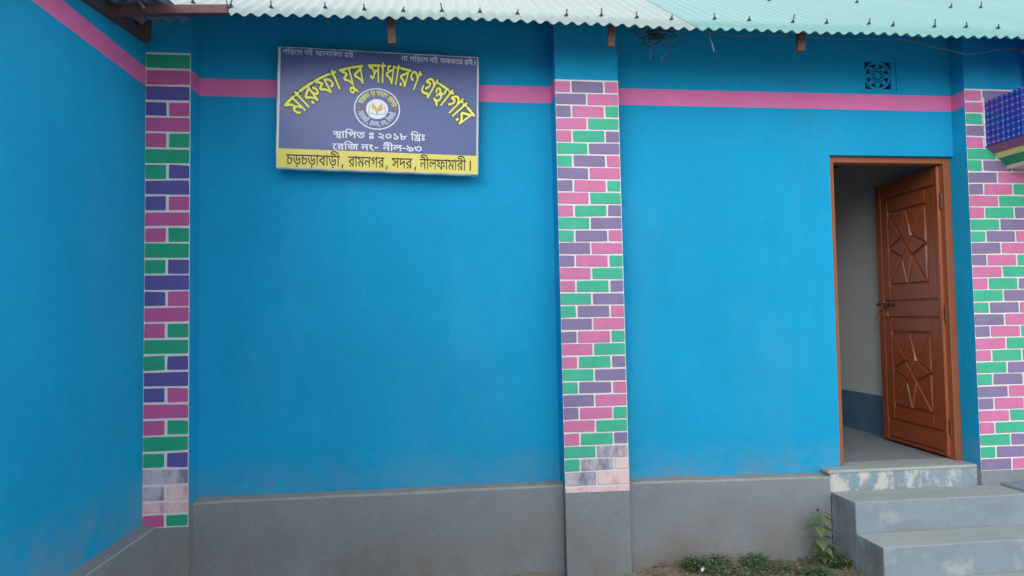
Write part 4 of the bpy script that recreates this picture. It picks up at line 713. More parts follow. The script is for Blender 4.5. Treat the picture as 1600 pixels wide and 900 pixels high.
    'G': (727, '737,622 737,551 632,551 632,0 555,0 555,425 576,362 553,394 531,423 510,448 490,472 471,492 452,509 432,524 413,536 394,544 375,551 355,555 334,556 300,553 272,544 248,528 227,509 208,488 191,465 177,457 188,465 202,472 220,478 241,483 263,486 287,487 316,485 341,479 362,469 379,456 393,441 404,424 411,405 416,387 417,369 413,331 400,297 379,266 349,236 311,207 264,178 213,250 245,266 274,282 300,299 321,318 333,340 337,365 335,379 329,391 320,402 307,410 290,415 271,417 254,416 238,414 222,411 207,406 191,400 174,392 93,458 115,492 136,522 159,548 184,573 209,592 236,608 265,620 294,627 326,629 359,627 389,621 418,612 445,598 472,580 498,559 525,533 552,504 578,472 560,483 559,494 558,508 556,526 556,546 555,565 555,585 555,688 608,688 631,622/632,-43 558,-43 547,-17 533,4 516,20 495,33 472,41 446,43 424,43 404,41 384,39 363,36 343,33 322,30 300,28 277,26 252,26 230,27 207,29 184,33 160,39 138,48 116,59 96,74 80,93 66,115 54,143 48,175 46,212 46,225 47,238 48,251 50,264 52,276 54,287 131,277 129,267 127,256 126,246 125,235 124,223 124,211 126,185 131,163 140,145 152,130 168,118 186,109 207,103 229,99 254,98 277,99 298,100 317,102 336,106 355,108 373,111 393,113 414,115 436,115 458,114 478,110 498,104 518,94 536,80 555,61 555,69 632,68'),
    'T': (615, '398,305 376,306 357,308 339,312 322,317 305,324 289,334 272,346 254,360 235,377 219,391 207,401 196,408 187,413 177,416 167,417 156,416 147,412 138,406 130,398 125,388 124,375 125,363 129,352 136,342 144,331 154,320 166,308 111,253 92,272 76,291 62,310 50,332 44,355 42,380 44,404 50,424 59,441 72,456 86,468 102,477 120,484 138,488 155,489 181,487 205,482 225,474 245,461 265,447 286,429 308,410 328,395 344,384 361,377 378,372 398,371 418,373 435,379 449,388 460,402 466,420 468,442 466,467 459,491 448,514 433,537 416,557 398,575 477,591 488,580 498,568 508,554 518,539 527,522 534,504 540,484 544,463 545,442 541,400 529,367 508,340 479,320 443,309/625,622 625,551 -10,551 -10,622/350,319 385,317 415,313 442,305 466,294 486,282 503,268 517,253 528,237 536,220 542,202 546,186 547,169 546,147 541,127 534,109 525,92 512,78 498,64 480,53 460,43 439,34 415,27 389,22 361,18 364,43 389,37 414,29 440,20 466,8 493,-4 520,-16 547,-31 573,-45 598,-60 562,-117 530,-96 499,-78 468,-62 437,-46 406,-33 376,-21 344,-10 312,0 280,8 246,17 212,24 177,30 190,100 212,94 233,89 253,86 274,83 296,81 320,81 370,84 408,92 436,104 455,122 466,143 470,168 466,194 456,216 440,232 417,245 390,253 359,255 332,253 312,248 298,240 288,229 282,216 280,200 280,195 281,189 282,184 283,178 285,173 287,169 212,156 209,166 207,175 204,185 203,195 201,204 201,213 203,235 210,254 220,270 235,285 252,297 272,306 296,314 322,318'),
    'W': (774, '517,580 517,0 440,0 410,30 382,54 354,73 327,89 300,102 272,113 243,122 214,130 182,137 145,225 176,243 208,260 242,278 278,296 314,313 351,330 389,346 425,361 460,375 440,330 440,579/440,326 460,301 431,289 402,277 373,264 343,250 315,236 288,223 261,210 238,197 218,185 210,200 255,188 297,175 336,158 375,138 411,114 444,86 443,100 442,115 442,132 441,148 440,161 440,172/-10,551 -10,622 784,622 784,551/184,511 217,509 247,503 276,493 305,479 333,462 360,442 388,418 415,392 442,363 399,303 376,331 354,356 332,377 308,396 285,411 262,422 239,431 216,436 193,438 175,437 160,433 146,426 136,416 130,404 128,389 129,378 132,368 138,358 146,349 156,340 168,332 121,270 97,288 79,306 64,326 54,348 48,370 46,393 48,419 55,440 66,459 81,475 98,488 118,498 139,505 161,510/694,224 695,200 697,175 700,149 706,122 713,95 721,68 652,51 642,81 634,111 628,142 623,172 621,201 620,228 621,253 623,278 626,303 631,330 639,357 648,385 655,373 625,363 596,353 568,342 538,330 509,319 480,307 471,377 502,389 534,401 568,414 605,428 640,440 676,451 731,395 719,365 710,337 703,308 698,280 695,252'),
    'S': (721, '500,305 455,309 417,320 384,339 354,366 331,398 312,437 324,439 318,417 311,396 302,375 290,354 276,337 260,322 242,309 221,302 197,300 178,301 160,305 142,310 125,319 108,331 92,346 74,366 56,389 37,417 98,453 117,424 132,403 146,390 158,382 172,378 186,376 202,378 216,383 228,392 240,405 250,423 258,446 264,475 269,510 271,551 340,551 346,526 353,503 361,482 371,460 381,441 394,424 408,408 423,395 440,385 459,377 479,373 501,371 523,373 540,379 554,390 565,404 571,421 573,442 571,467 564,491 552,514 538,537 521,557 503,575 583,591 594,580 604,568 614,554 624,539 633,522 640,504 646,484 649,463 650,442 645,399 632,365 610,338 579,320 543,309/731,622 731,551 -10,551 -10,622/455,319 490,317 520,313 547,305 571,294 591,282 608,268 622,253 633,237 642,220 647,202 651,186 652,169 651,147 646,127 640,109 630,92 617,78 602,64 585,53 565,43 544,34 520,27 494,22 466,18 469,43 495,36 520,28 546,19 573,8 598,-3 624,-16 651,-29 677,-44 703,-60 667,-117 635,-96 604,-78 573,-62 542,-46 511,-33 480,-21 449,-10 417,0 385,8 351,17 317,24 282,30 295,100 317,94 338,89 358,86 379,83 401,81 425,81 475,84 513,92 541,104 560,122 571,143 575,168 571,194 561,216 544,232 522,245 495,253 464,255 438,253 418,248 403,240 393,229 387,216 385,200 385,195 386,189 387,184 388,178 390,173 391,169 318,154 315,164 313,174 310,184 309,195 307,204 307,213 309,235 315,254 326,270 340,285 357,297 378,306 401,314 427,318'),
    'K': (696, '706,622 706,551 601,551 601,0 524,13 502,40 479,65 456,89 430,113 404,134 376,154 347,174 315,190 282,206 245,219 207,230 166,238 142,331 190,296 251,283 303,268 348,250 388,228 422,206 452,182 480,157 504,132 526,108 525,124 525,139 524,154 524,170 524,187 524,204 524,688 577,688 600,622/450,470 446,433 436,400 418,372 394,346 366,325 332,308 294,293 253,283 209,276 162,285 142,331 194,336 237,344 274,354 306,368 331,383 350,400 364,421 372,443 375,466 373,486 369,505 361,522 350,539 335,555 316,571 371,625 393,603 411,580 428,554 440,527 448,499/182,430 143,434 111,444 85,462 65,486 53,514 49,548 50,563 52,578 56,592 60,606 65,617 71,628 147,607 142,600 139,592 135,582 132,572 131,562 130,552 132,536 137,523 144,514 155,506 168,502 182,501 196,502 210,505 224,509 239,516 254,527 270,541 285,560 301,583 316,612 371,625 373,575 358,546 343,521 325,498 305,478 284,461 262,448 236,438 210,432/601,-117 526,-117 515,-90 502,-68 484,-52 463,-39 438,-32 408,-30 388,-30 370,-32 351,-34 332,-37 313,-40 294,-42 274,-45 253,-47 232,-47 210,-46 188,-44 166,-40 145,-34 125,-26 106,-16 89,-2 75,14 62,32 53,54 48,79 46,108 46,121 47,134 49,146 51,157 53,166 55,174 132,165 130,156 128,148 126,139 125,130 124,121 124,111 127,81 137,58 154,43 176,33 202,27 232,25 260,26 285,29 308,34 332,38 357,41 384,42 415,40 442,35 466,27 488,15 508,0 524,-18 524,84 601,104'),
    'R': (803, '813,622 813,551 501,551 501,288 498,274 499,261 500,248 500,235 501,221 501,208 501,195 501,0 424,0 401,40 374,76 342,110 304,143 264,171 221,196 174,217 126,233 76,243 37,339 103,377 169,412 236,444 306,474 376,501 447,524 424,482 424,551 -10,551 -10,622/424,474 445,446 392,428 340,407 285,384 229,359 178,332 130,304 168,294 206,280 245,263 285,242 323,217 358,190 391,158 417,125 438,88 429,88 428,104 427,119 426,134 425,151 424,169 424,189/638,164 613,166 590,171 568,179 546,191 526,208 508,228 490,254 475,283 461,317 498,385 509,351 520,323 532,298 546,278 561,261 576,249 593,240 610,235 628,233 643,235 657,240 671,248 682,260 689,277 691,298 690,312 687,325 682,337 674,349 665,359 652,368 636,377 617,384 595,389 610,463 638,456 663,447 688,434 710,419 729,401 745,381 757,357 765,330 767,299 763,260 751,228 732,201 705,180 674,168/185,-6 169,-4 155,1 142,10 133,22 127,36 125,52 127,69 133,83 142,95 155,105 169,110 185,112 201,110 215,104 228,95 237,82 243,68 245,52 243,35 237,22 228,10 215,1 201,-4'),
}
def letter(ch):
    adv, s = GLYPHS[ch]
    return adv, [[tuple(map(int, p.split(','))) for p in c.split()] for c in s.split('/')]
def fatten(c, d):
    if not d: return c
    out = []; n = len(c)
    for k in range(n):
        p, q, r = Vector(c[k]), Vector(c[k-1]), Vector(c[(k+1) % n])
        e1, e2 = (p-q).normalized(), (r-p).normalized()
        n1, n2 = Vector((-e1.y, e1.x)), Vector((-e2.y, e2.x)); l = max(0.45, 1+n1.dot(n2))
        out.append(tuple(p+(n1+n2)*(d/l)))
    return out
def dense(c, step):
    out = []
    for k in range(len(c)):
        a, b = Vector(c[k]), Vector(c[(k+1) % len(c)]); m = max(1, int((b-a).length/step))
        for i in range(m): out.append(tuple(a+(b-a)*(i/m)))
    return out
def winding(pt, cs):
    w_ = 0; x, y = pt
    for c in cs:
        for k in range(len(c)):
            (x0, y0), (x1, y1) = c[k-1], c[k]
            if (y0 <= y) != (y1 <= y):
                if x0+(y-y0)*(x1-x0)/(y1-y0) > x: w_ += 1 if y1 > y0 else -1
    return w_
def fill(mb, cs, place, m=0):
    """triangulate outlines (filled where the winding is not zero) and add them through place(x, y)."""
    vs, es = [], []
    for c in cs:
        i = len(vs); vs += [Vector(p) for p in c]; es += [(i+k, i+(k+1) % len(c)) for k in range(len(c))]
    V, _, F = delaunay_2d_cdt(vs, es, [], 0, 1e-4)[:3]
    i0 = len(mb.v); mb.v += [tuple(place(p.x, p.y)) for p in V]
    for f in F:
        ctr = sum((V[k] for k in f), Vector((0, 0)))/len(f)
        if winding(ctr, cs): mb.f.append(tuple(i0+k for k in f)); mb.m.append(m)
def write(mb, text, place, fat=0, m=0, step=None):
    """place(t, y): t is 0..1 along the text, y in units."""
    tot = sum(260 if c == ' ' else GLYPHS[c][0] for c in text); x = 0
    for ch in text:
        if ch == ' ': x += 260; continue
        adv, cs = letter(ch); cs = [fatten(c, fat) for c in cs]
        if step: cs = [dense(c, step) for c in cs]
        x_ = x; fill(mb, cs, lambda a, b: place((x_+a)/tot, b), m); x += adv

SGW, SGH = 1.265, 0.772
sb_bl = Vector((-0.972, 4.39, 2.606)); tilt = -0.0275
SU = Vector((math.cos(tilt), 0, math.sin(tilt))); SVv = Vector((-math.sin(tilt)*0.75, 0, 1)).normalized()
sp = lambda u, v, h=0.0: sb_bl + SU*u + SVv*v + Vector((0, -h, 0))
def zuv(x, y):                                       # spot on the sign measured on an enlarged view of the photo
    xl = 65-23*(y-60)/720; xr = 1290-15*(y-105)/733
    u = (x-xl)/(xr-xl); yt = 60+45*(x-65)/1225; yb = 780+55*(x-42)/1233
    return u*SGW, (1-(y-yt)/(yb-yt))*SGH
SIGN = thing('signboard', 'blue signboard with yellow arched Bengali lettering and round emblem hung high on the wall', 'signboard', tuple(sb_bl))
def gpart(mb, name, mats, parent=SIGN, **k):
    o = mb.build(name, mats, parent, **k)
    return shift(o, sb_bl)
NAVY = mat('slate_blue_print', srgb(74, 88, 138), rough=0.38, spec=0.45, mottle=0.035, mscale=3, bump=0.02, bscale=25, stains=[dict(color=srgb(128,136,178), scale=5, lo=0.68, hi=0.80, amt=0.4)])
PVC = mat('white_flex_edge', srgb(196, 200, 206), rough=0.5, mottle=0.06)
YELP = mat('yellow_print', srgb(208, 196, 92), rough=0.4, spec=0.45, mottle=0.03, bump=0.02, stains=[dict(color=srgb(196,172,120), scale=7, lo=0.66, hi=0.78, amt=0.4)])
LIME = mat('lime_letter_print', srgb(226, 224, 100), rough=0.4, mottle=0.03, bump=0)
DKG = mat('dark_green_outline_print', srgb(44, 66, 58), rough=0.4, mottle=0.03, bump=0)
INK = mat('black_letter_print', srgb(46, 40, 24), rough=0.4, mottle=0.03, bump=0)
WHT = mat('white_letter_print', srgb(216, 218, 228), rough=0.4, mottle=0.02, bump=0)
RED = mat('red_star_print', srgb(204, 76, 70), rough=0.4, mottle=0.02, bump=0)
GOLD = mat('gold_emblem_print', srgb(206, 168, 62), rough=0.4, mottle=0.05, bump=0)
LEAFP = mat('green_emblem_print', srgb(70, 120, 100), rough=0.4, mottle=0.05, bump=0)

yb0, yb1 = 0.0, SGH*0.1585
# flex face stretched over a shallow frame: slightly wavy edges, rounded back corners
DEP = 0.085
pn = MB(); nn = 24
def edge_pts(h, e):
    pts = []
    for k in range(nn): pts.append((SGW*k/nn, -e+0.0015*math.sin(k*1.7)))
    for k in range(8): pts.append((SGW+e+0.001*math.sin(k*2.1), SGH*k/8))
    for k in range(nn): pts.append((SGW*(1-k/nn), SGH+e+0.0012*math.sin(k*1.3)))
    for k in range(8): pts.append((-e+0.001*math.sin(k*2.7), SGH*(1-k/8)))
    return [sp(a, b, h) for a, b in pts]
rings = [edge_pts(0.0, 0.0), edge_pts(-0.006, 0.006), edge_pts(-DEP*0.6, 0.003), edge_pts(-DEP, -0.016)]
for A, B in zip(rings, rings[1:]):
    for k in range(len(A)): pn.face([A[k], B[k], B[(k+1) % len(A)], A[(k+1) % len(A)]], 0)
pn.face(rings[0], 0); pn.face(rings[-1][::-1], 0)
panel = gpart(pn, 'panel', PVC)
fc = MB(); e = 0.010
def flat(mb, u0, u1, v0, v1, h, m=0):
    k = 12
    for i in range(k):
        a, b = u0+(u1-u0)*i/k, u0+(u1-u0)*(i+1)/k
        mb.face([sp(a,v0,h), sp(b,v0,h), sp(b,v1,h), sp(a,v1,h)], m)
flat(fc, 0.013, SGW-0.007, yb1, SGH-0.004, 0.0010); gpart(fc, 'printed_face', NAVY)
bd = MB(); flat(bd, 0.003, SGW-0.003, 0.003, yb1-0.0005, 0.0010); band = gpart(bd, 'address_strip', YELP)
H1, H2_, H3 = 0.0020, 0.0028, 0.0036

def sub(mb, name, m, parent):
    o = mb.build(name, m, parent); o.location = (0, 0, 0)
    o.matrix_parent_inverse = Matrix.Identity(4)
    return o
def line(mb, text, x0, y0, x1, y1, hpx, fat=0, h=H1):
    a, b = zuv(x0, y0), zuv(x1, y1); hh = hpx/720*SGH/622
    dx, dy = b[0]-a[0], b[1]-a[1]; l = math.hypot(dx, dy); nx_, ny_ = -dy/l, dx/l
    def place(t, y):
        o_ = (y-622)*hh
        return sp(a[0]+dx*t+nx_*o_, a[1]+dy*t+ny_*o_, h)
    write(mb, text, place, fat)
t = MB()
for tx, x0, x1 in (('cdcdabadE', 104, 424), (',', 432, 452), ('ramngr', 476, 696), (',', 702, 722), ('sqr', 742, 868), (',', 878, 898), ('nElfamarE', 916, 1204), ('|', 1212, 1244)):
    yh = lambda x: 703+45*(x-104)/1096
    line(t, tx, x0, yh(x0), x1, yh(x1), 60, 6)
sub(t, 'address_lettering', INK, band)
t = MB()
for tx, x0, x1 in (('Saipt', 385, 578), ('H', 598, 640)):
    yh = lambda x: 566+20*(x-385)/567
    line(t, tx, x0, yh(x0), x1, yh(x1), 37, 12)
gpart(t, 'founding_word_lettering', WHT); t = MB()
for tx, x0, x1 in (('2018', 655, 838), ('iKH', 862, 952)):
    yh = lambda x: 566+20*(x-385)/567
    line(t, tx, x0, yh(x0), x1, yh(x1), 37, 12)
gpart(t, 'founding_year_lettering', WHT); t = MB()
for tx, x0, x1 in (('xrij', 382, 538), ('nM', 556, 632), ('-', 634, 664)):
    yh = lambda x: 640+16*(x-382)/547
    line(t, tx, x0, yh(x0), x1, yh(x1), 35, 12)
gpart(t, 'registration_word_lettering', WHT); t = MB()
for tx, x0, x1 in (('nEl', 688, 805), ('-', 800, 836), ('93', 832, 930)):
    yh = lambda x: 640+16*(x-382)/547
    line(t, tx, x0, yh(x0), x1, yh(x1), 35, 12)
gpart(t, 'registration_number_lettering', WHT)
t = MB()
for tx, x0, x1 in (('pidxl', 88, 206), ('bI', 218, 268), ('Axlaikt', 285, 448), ('hI', 460, 514)):
    yh = lambda x: 76+14*(x-88)/426
    line(t, tx, x0, yh(x0), x1, yh(x1), 28, 4)
gpart(t, 'motto_lettering', WHT); t = MB()
for tx, x0, x1 in (('na', 808, 848), ('pidxl', 860, 974), ('bI', 985, 1036), ('AWkaxr', 1050, 1192), ('rI', 1202, 1256), ('|', 1258, 1278)):
    yh = lambda x: 103+20*(x-808)/445
    line(t, tx, x0, yh(x0), x1, yh(x1), 28, 4)
gpart(t, 'motto_lettering', WHT)
# arched title: circle through three measured headline points
def circ(p, q, r):
    ax, ay = p; bx, by = q; cx, cy = r; d = 2*(ax*(by-cy)+bx*(cy-ay)+cx*(ay-by))
    ux = ((ax*ax+ay*ay)*(by-cy)+(bx*bx+by*by)*(cy-ay)+(cx*cx+cy*cy)*(ay-by))/d
    uy = ((ax*ax+ay*ay)*(cx-bx)+(bx*bx+by*by)*(ax-cx)+(cx*cx+cy*cy)*(bx-ax))/d
    return (ux, uy), math.hypot(ax-ux, ay-uy)
ctr, RR = circ(zuv(94, 408), zuv(700, 160), zuv(1266, 468))
ang = lambda x, y: math.atan2(zuv(x, y)[1]-ctr[1], zuv(x, y)[0]-ctr[0])
words = (('maRfa', (92, 408), (409, 217)), ('yub', (431, 206), (571, 174)), ('saDarN', (604, 160), (938, 208)), ('GTagar', (958, 230), (1266, 469)))
for nme, fat, h, m in (('title_outline', 40, H1, DKG), ('title_lettering', 8, H2_, LIME)):
    t = MB()
    for tx, a, b in words:
        a0, a1 = ang(*a), ang(*b); hh = 112/720*SGH/622
        def place(q, y):
            th = a0+(a1-a0)*q; r = RR+(y-622)*hh
            return sp(ctr[0]+r*math.cos(th), ctr[1]+r*math.sin(th), h)
        write(t, tx, place, fat, 0, 70)
    if nme == 'title_outline': TO = gpart(t, nme, m)
    else: sub(t, nme, m, TO)
# emblem
ec = zuv(655, 431); ex, ey = 141/1228*SGW, 126/724*SGH
ep = lambda r, th, h: sp(ec[0]+ex*r*math.cos(th), ec[1]+ey*r*math.sin(th), h)
em = MB(); K = 64
for k in range(K):
    t0, t1 = 2*math.pi*k/K, 2*math.pi*(k+1)/K
    em.face([ep(1.0,t0,H1), ep(1.0,t1,H1), ep(0.95,t1,H1), ep(0.95,t0,H1)])
ring = gpart(em, 'emblem_ring', WHT)
em = MB(); em.face([ep(0.48, 2*math.pi*k/K, H1) for k in range(K)]); disc = sub(em, 'emblem_disc', WHT, ring)
t = MB()
for tx, d0, d1 in (('maRfa', 160, 116), ('yub', 110, 97), ('saDarN', 92, 56), ('GTagar', 50, 12)):
    def place(q, y): return ep(0.87+(y-622)*0.22/622, rad(d0+(d1-d0)*q), H1)
    write(t, tx, place, 10, 0, 120)
sub(t, 'emblem_name_lettering', LIME, ring)
t = MB()
for tx, d0, d1 in (('cdcdabadE', 190, 236), (',', 237, 242), ('ramngr', 246, 277), (',', 278, 282), ('sqr', 286, 304), (',', 305, 309), ('nElfamarE', 312, 350)):
    def place(q, y): return ep(0.62-(y-622)*0.22/622, rad(d0+(d1-d0)*q), H1)
    write(t, tx, place, 6, 0, 120)
sub(t, 'emblem_place_lettering', WHT, ring)
for th in (178, 2):
    t = MB(); cx, cy = 0.80*math.cos(rad(th)), 0.80*math.sin(rad(th)); P5 = []
    for k in range(10):
        r = 0.105 if k % 2 == 0 else 0.045; a = math.pi/2+math.pi*k/5
        P5.append(sp(ec[0]+ex*(cx+r*math.cos(a)), ec[1]+ey*(cy+r*math.sin(a)), H1))
    o_ = sp(ec[0]+ex*cx, ec[1]+ey*cy, H1)
    for k in range(10): t.face([o_, P5[k], P5[(k+1) % 10]])
    sub(t, 'emblem_star', RED, ring)
E2 = lambda a, b, h: sp(ec[0]+ex*a, ec[1]+ey*b, h)
t = MB()                                             # open book in line work with a pair of golden leaves
def stroke(pts, w_, h, m):
    for (a, b), (c, d) in zip(pts, pts[1:]):
        v = Vector((c-a, d-b)); n_ = Vector((-v.y, v.x)).normalized()*w_
        t.face([E2(a+n_.x,b+n_.y,h), E2(a-n_.x,b-n_.y,h), E2(c-n_.x,d-n_.y,h), E2(c+n_.x,d+n_.y,h)], m)
stroke([(-0.40,-0.22),(-0.25,-0.235),(-0.10,-0.25),(0.0,-0.29),(0.10,-0.25),(0.25,-0.235),(0.40,-0.22)], 0.012, H2_, 1)
stroke([(-0.38,-0.20),(-0.345,0.0),(-0.31,0.16)], 0.008, H2_, 2); stroke([(0.38,-0.20),(0.35,0.0),(0.315,0.16)], 0.008, H2_, 2)
stroke([(-0.02,-0.22),(0.0,-0.10),(0.02,-0.22)], 0.014, H2_, 1)
for s_ in (-1, 1):
    for q, m, h in ([(0,-0.12),(-0.10,-0.05),(-0.22,0.03),(-0.235,0.17),(-0.20,0.29),(-0.13,0.19),(-0.05,0.10),(0,0.0)], 0, H2_), ([(0.0,-0.13),(-0.13,-0.07),(-0.245,0.0),(-0.25,0.06),(-0.22,0.02),(-0.10,-0.06)], 1, H3):
        if m == 1 and s_ == -1: continue
        P8 = [E2(-s_*a, b, h) for a, b in q]; t.face(P8, m)
sub(t, 'emblem_book', [GOLD, LEAFP, INK], disc)

# ------------------------------------------------------------------ cable, nest, straws
cb = MB()
cpts = [(1.74,4.05,3.425),(1.80,4.03,3.400),(1.90,4.03,3.392),(2.03,4.05,3.405),(2.16,4.06,3.418),(2.38,4.06,3.418),(2.60,4.07,3.412),(2.82,4.07,3.414),(3.00,4.08,3.430),(3.12,4.09,3.425),(3.21,4.10,3.418),(3.31,4.11,3.396),(3.41,4.11,3.382),(3.49,4.11,3.366),(3.565,4.11,3.352),(3.67,4.10,3.362),(3.79,4.10,3.388),(3.90,4.08,3.388),(3.98,4.08,3.380),(4.3,4.06,3.395),(5.2,4.05,3.42)]
sm = []
for k in range(len(cpts)-1):
    p0, p1, p2, p3 = (Vector(cpts[max(0, min(len(cpts)-1, k+d))]) for d in (-1, 0, 1, 2))
    for i in range(4):
        q = i/4; sm.append(0.5*((2*p1)+(p2-p0)*q+(2*p0-5*p1+4*p2-p3)*q*q+(3*p1-p0-3*p2+p3)*q**3))
cb.tube(sm, 0.0034, 6)
tag(cb.build('electric_cable', mat('grey_cable_sheath', srgb(92, 98, 100), rough=0.6, mottle=0.1, bump=0), smooth=True), 'thin grey electric cable sagging under the right half of the tin eave', 'cable')
nest = thing('bird_nest', 'ragged dark twig nest under the tin eave just right of the middle pilaster', 'nest', (1.45, 4.15, 3.40))
random.seed(11)
nb = MB()
for k in range(72):
    c = Vector((random.gauss(1.45, 0.055), random.gauss(4.17, 0.03), random.gauss(3.435, 0.026)))
    c.z = min(c.z, EZ+(c.y-EY)*SLOPE-0.065)
    if c.x < 1.36: c.z += 0.02
    d = Vector((random.gauss(0, 1), random.gauss(0, 0.5), random.gauss(0, 0.22))).normalized()*random.uniform(0.02, 0.06)
    nb.tube([c-d, c+Vector((0, 0, random.uniform(-0.012, 0.012))), c+d], random.uniform(0.0012, 0.0028), 4)
shift(nb.build('twigs', mat('dark_twigs', (0.055, 0.040, 0.032, 1), rough=0.9, mottle=0.3, mscale=30, bump=0), nest), (1.45,4.15,3.40))
ns = MB()
for pts in ([(1.385,4.12,3.40),(1.388,4.12,3.33),(1.380,4.12,3.26)], [(1.478,4.12,3.365),(1.515,4.12,3.335),(1.475,4.12,3.288),(1.455,4.12,3.262),(1.452,4.12,3.245)],
            [(1.572,4.12,3.43),(1.573,4.12,3.385),(1.58,4.12,3.372),(1.60,4.12,3.384)], [(1.40,4.12,3.36),(1.45,4.11,3.352),(1.52,4.12,3.375)], [(1.50,4.12,3.39),(1.555,4.11,3.385),(1.562,4.12,3.41),(1.545,4.12,3.425)]):
    ns.tube(pts, 0.0022, 5)
shift(ns.build('hanging_straw', mat('dry_straw', (0.10, 0.085, 0.07, 1), rough=0.9, mottle=0.2, bump=0), nest), (1.45,4.15,3.40))
sw = MB(); sw.tube([(1.735,4.03,3.425),(1.738,4.03,3.37),(1.752,4.03,3.335),(1.764,4.03,3.285)], 0.0042, 6, 0, [0.6, 0.8, 1.1, 0.7])
tag(sw.build('loose_wire_end', mat('pale_wire_end', (0.22, 0.22, 0.22, 1), rough=0.6, mottle=0.2, bump=0)), 'short pale wire end dangling from the eave beside the roof sheet seam', 'wire')

# ------------------------------------------------------------------ plants at the foot of the wall
def leaf_mat(name, col, trans=0.25):
    m = mat(name, col, rough=0.55, spec=0.35, mottle=0.22, mscale=16, bump=0.1, bscale=60)
    return m
LEAF1 = leaf_mat('fresh_leaf', (0.088, 0.142, 0.055, 1)); LEAF2 = leaf_mat('dark_leaf', (0.050, 0.088, 0.036, 1)); LEAF3 = leaf_mat('dry_leaf', (0.22, 0.17, 0.10, 1))
STEM = leaf_mat('green_stem', (0.12, 0.15, 0.06, 1))
def leaf(mb, base, d, up, length, width, m=0, fold=0.25, droop=0.25):
    d = d.normalized(); s = d.cross(up).normalized(); u = s.cross(d)
    n = 5; L_, R_, Cc = [], [], []
    prof = [0.0, 0.78, 1.0, 0.72, 0.36, 0.0]
    for k in range(n+1):
        t = k/n; c = base + d*(length*t) - u*(droop*length*t*t)
        wd = width*0.5*prof[k]*random.uniform(0.92, 1.08)
        L_.append(c + s*wd + u*wd*fold); R_.append(c - s*wd + u*wd*fold); Cc.append(c)
    i = len(mb.v)
    for k in range(n+1): mb.v += [tuple(L_[k]), tuple(Cc[k]), tuple(R_[k])]
    for k in range(n):
        a = i+3*k
        mb.f += [(a, a+3, a+4, a+1), (a+1, a+4, a+5, a+2)]; mb.m += [m, m]
random.seed(5)
wd = thing('leafy_weed', 'tall leafy green weed growing in the corner between grey plinth and concrete steps', 'weed', (2.52, 4.30, 0.0))
stem_pts = [Vector(p) for p in ((2.525,4.30,-0.01),(2.515,4.295,0.10),(2.505,4.29,0.20),(2.512,4.285,0.29),(2.518,4.28,0.345))]
sm_ = MB(); sm_.tube(stem_pts, 0.0052, 7, 0, [1.1, 1, 0.85, 0.7, 0.4])
sm_.tube([(2.53,4.31,-0.01),(2.555,4.30,0.06),(2.575,4.29,0.12)], 0.004, 6, 0, [1, 0.8, 0.5])
shift(sm_.build('stem', STEM, wd, smooth=True), (2.52, 4.30, 0))
def on_stem(t):
    f = t*(len(stem_pts)-1); k = min(int(f), len(stem_pts)-2); return stem_pts[k].lerp(stem_pts[k+1], f-k)
specs = []
for t, a, l in ((0.97, 80, 0.05), (0.95, 200, 0.055), (0.93, -10, 0.055), (0.92, 300, 0.045), (0.80, 195, 0.085), (0.80, -5, 0.085), (0.78, 265, 0.075), (0.64, 175, 0.095), (0.62, 240, 0.10), (0.60, 350, 0.105), (0.58, 300, 0.09),
                (0.44, 190, 0.075), (0.42, 330, 0.08), (0.40, 255, 0.095), (0.30, 355, 0.085), (0.28, 210, 0.08), (0.26, 290, 0.085), (0.15, 170, 0.075), (0.13, 250, 0.085), (0.12, 320, 0.08), (0.05, 200, 0.07), (0.06, 10, 0.075)):
    lm = MB(); a = rad(a+random.uniform(-12, 12)); b = on_stem(t)
    d = Vector((math.cos(a), math.sin(a)*0.8, random.uniform(-0.15, 0.35)))
    pet = b + d.normalized()*0.022
    lm.tube([b, pet], 0.0016, 4)
    leaf(lm, pet, d + Vector((0, 0, -0.25)), Vector((0, 0, 1)), l*0.92, l*0.72, 1, random.uniform(0.05, 0.3), random.uniform(0.25, 0.6))
    shift(lm.build('leaf', [STEM, LEAF1 if t > 0.35 or random.random() < 0.5 else LEAF2], wd), (2.52, 4.30, 0))
for k in range(5):
    lm = MB(); b = Vector((2.575, 4.29, 0.12-0.022*k)); a = rad(random.uniform(150, 400)); d = Vector((math.cos(a), math.sin(a), 0.1))
    leaf(lm, b, d, Vector((0, 0, 1)), 0.06, 0.042, 0, 0.2, 0.4); shift(lm.build('leaf', LEAF1, wd), (2.52, 4.30, 0))

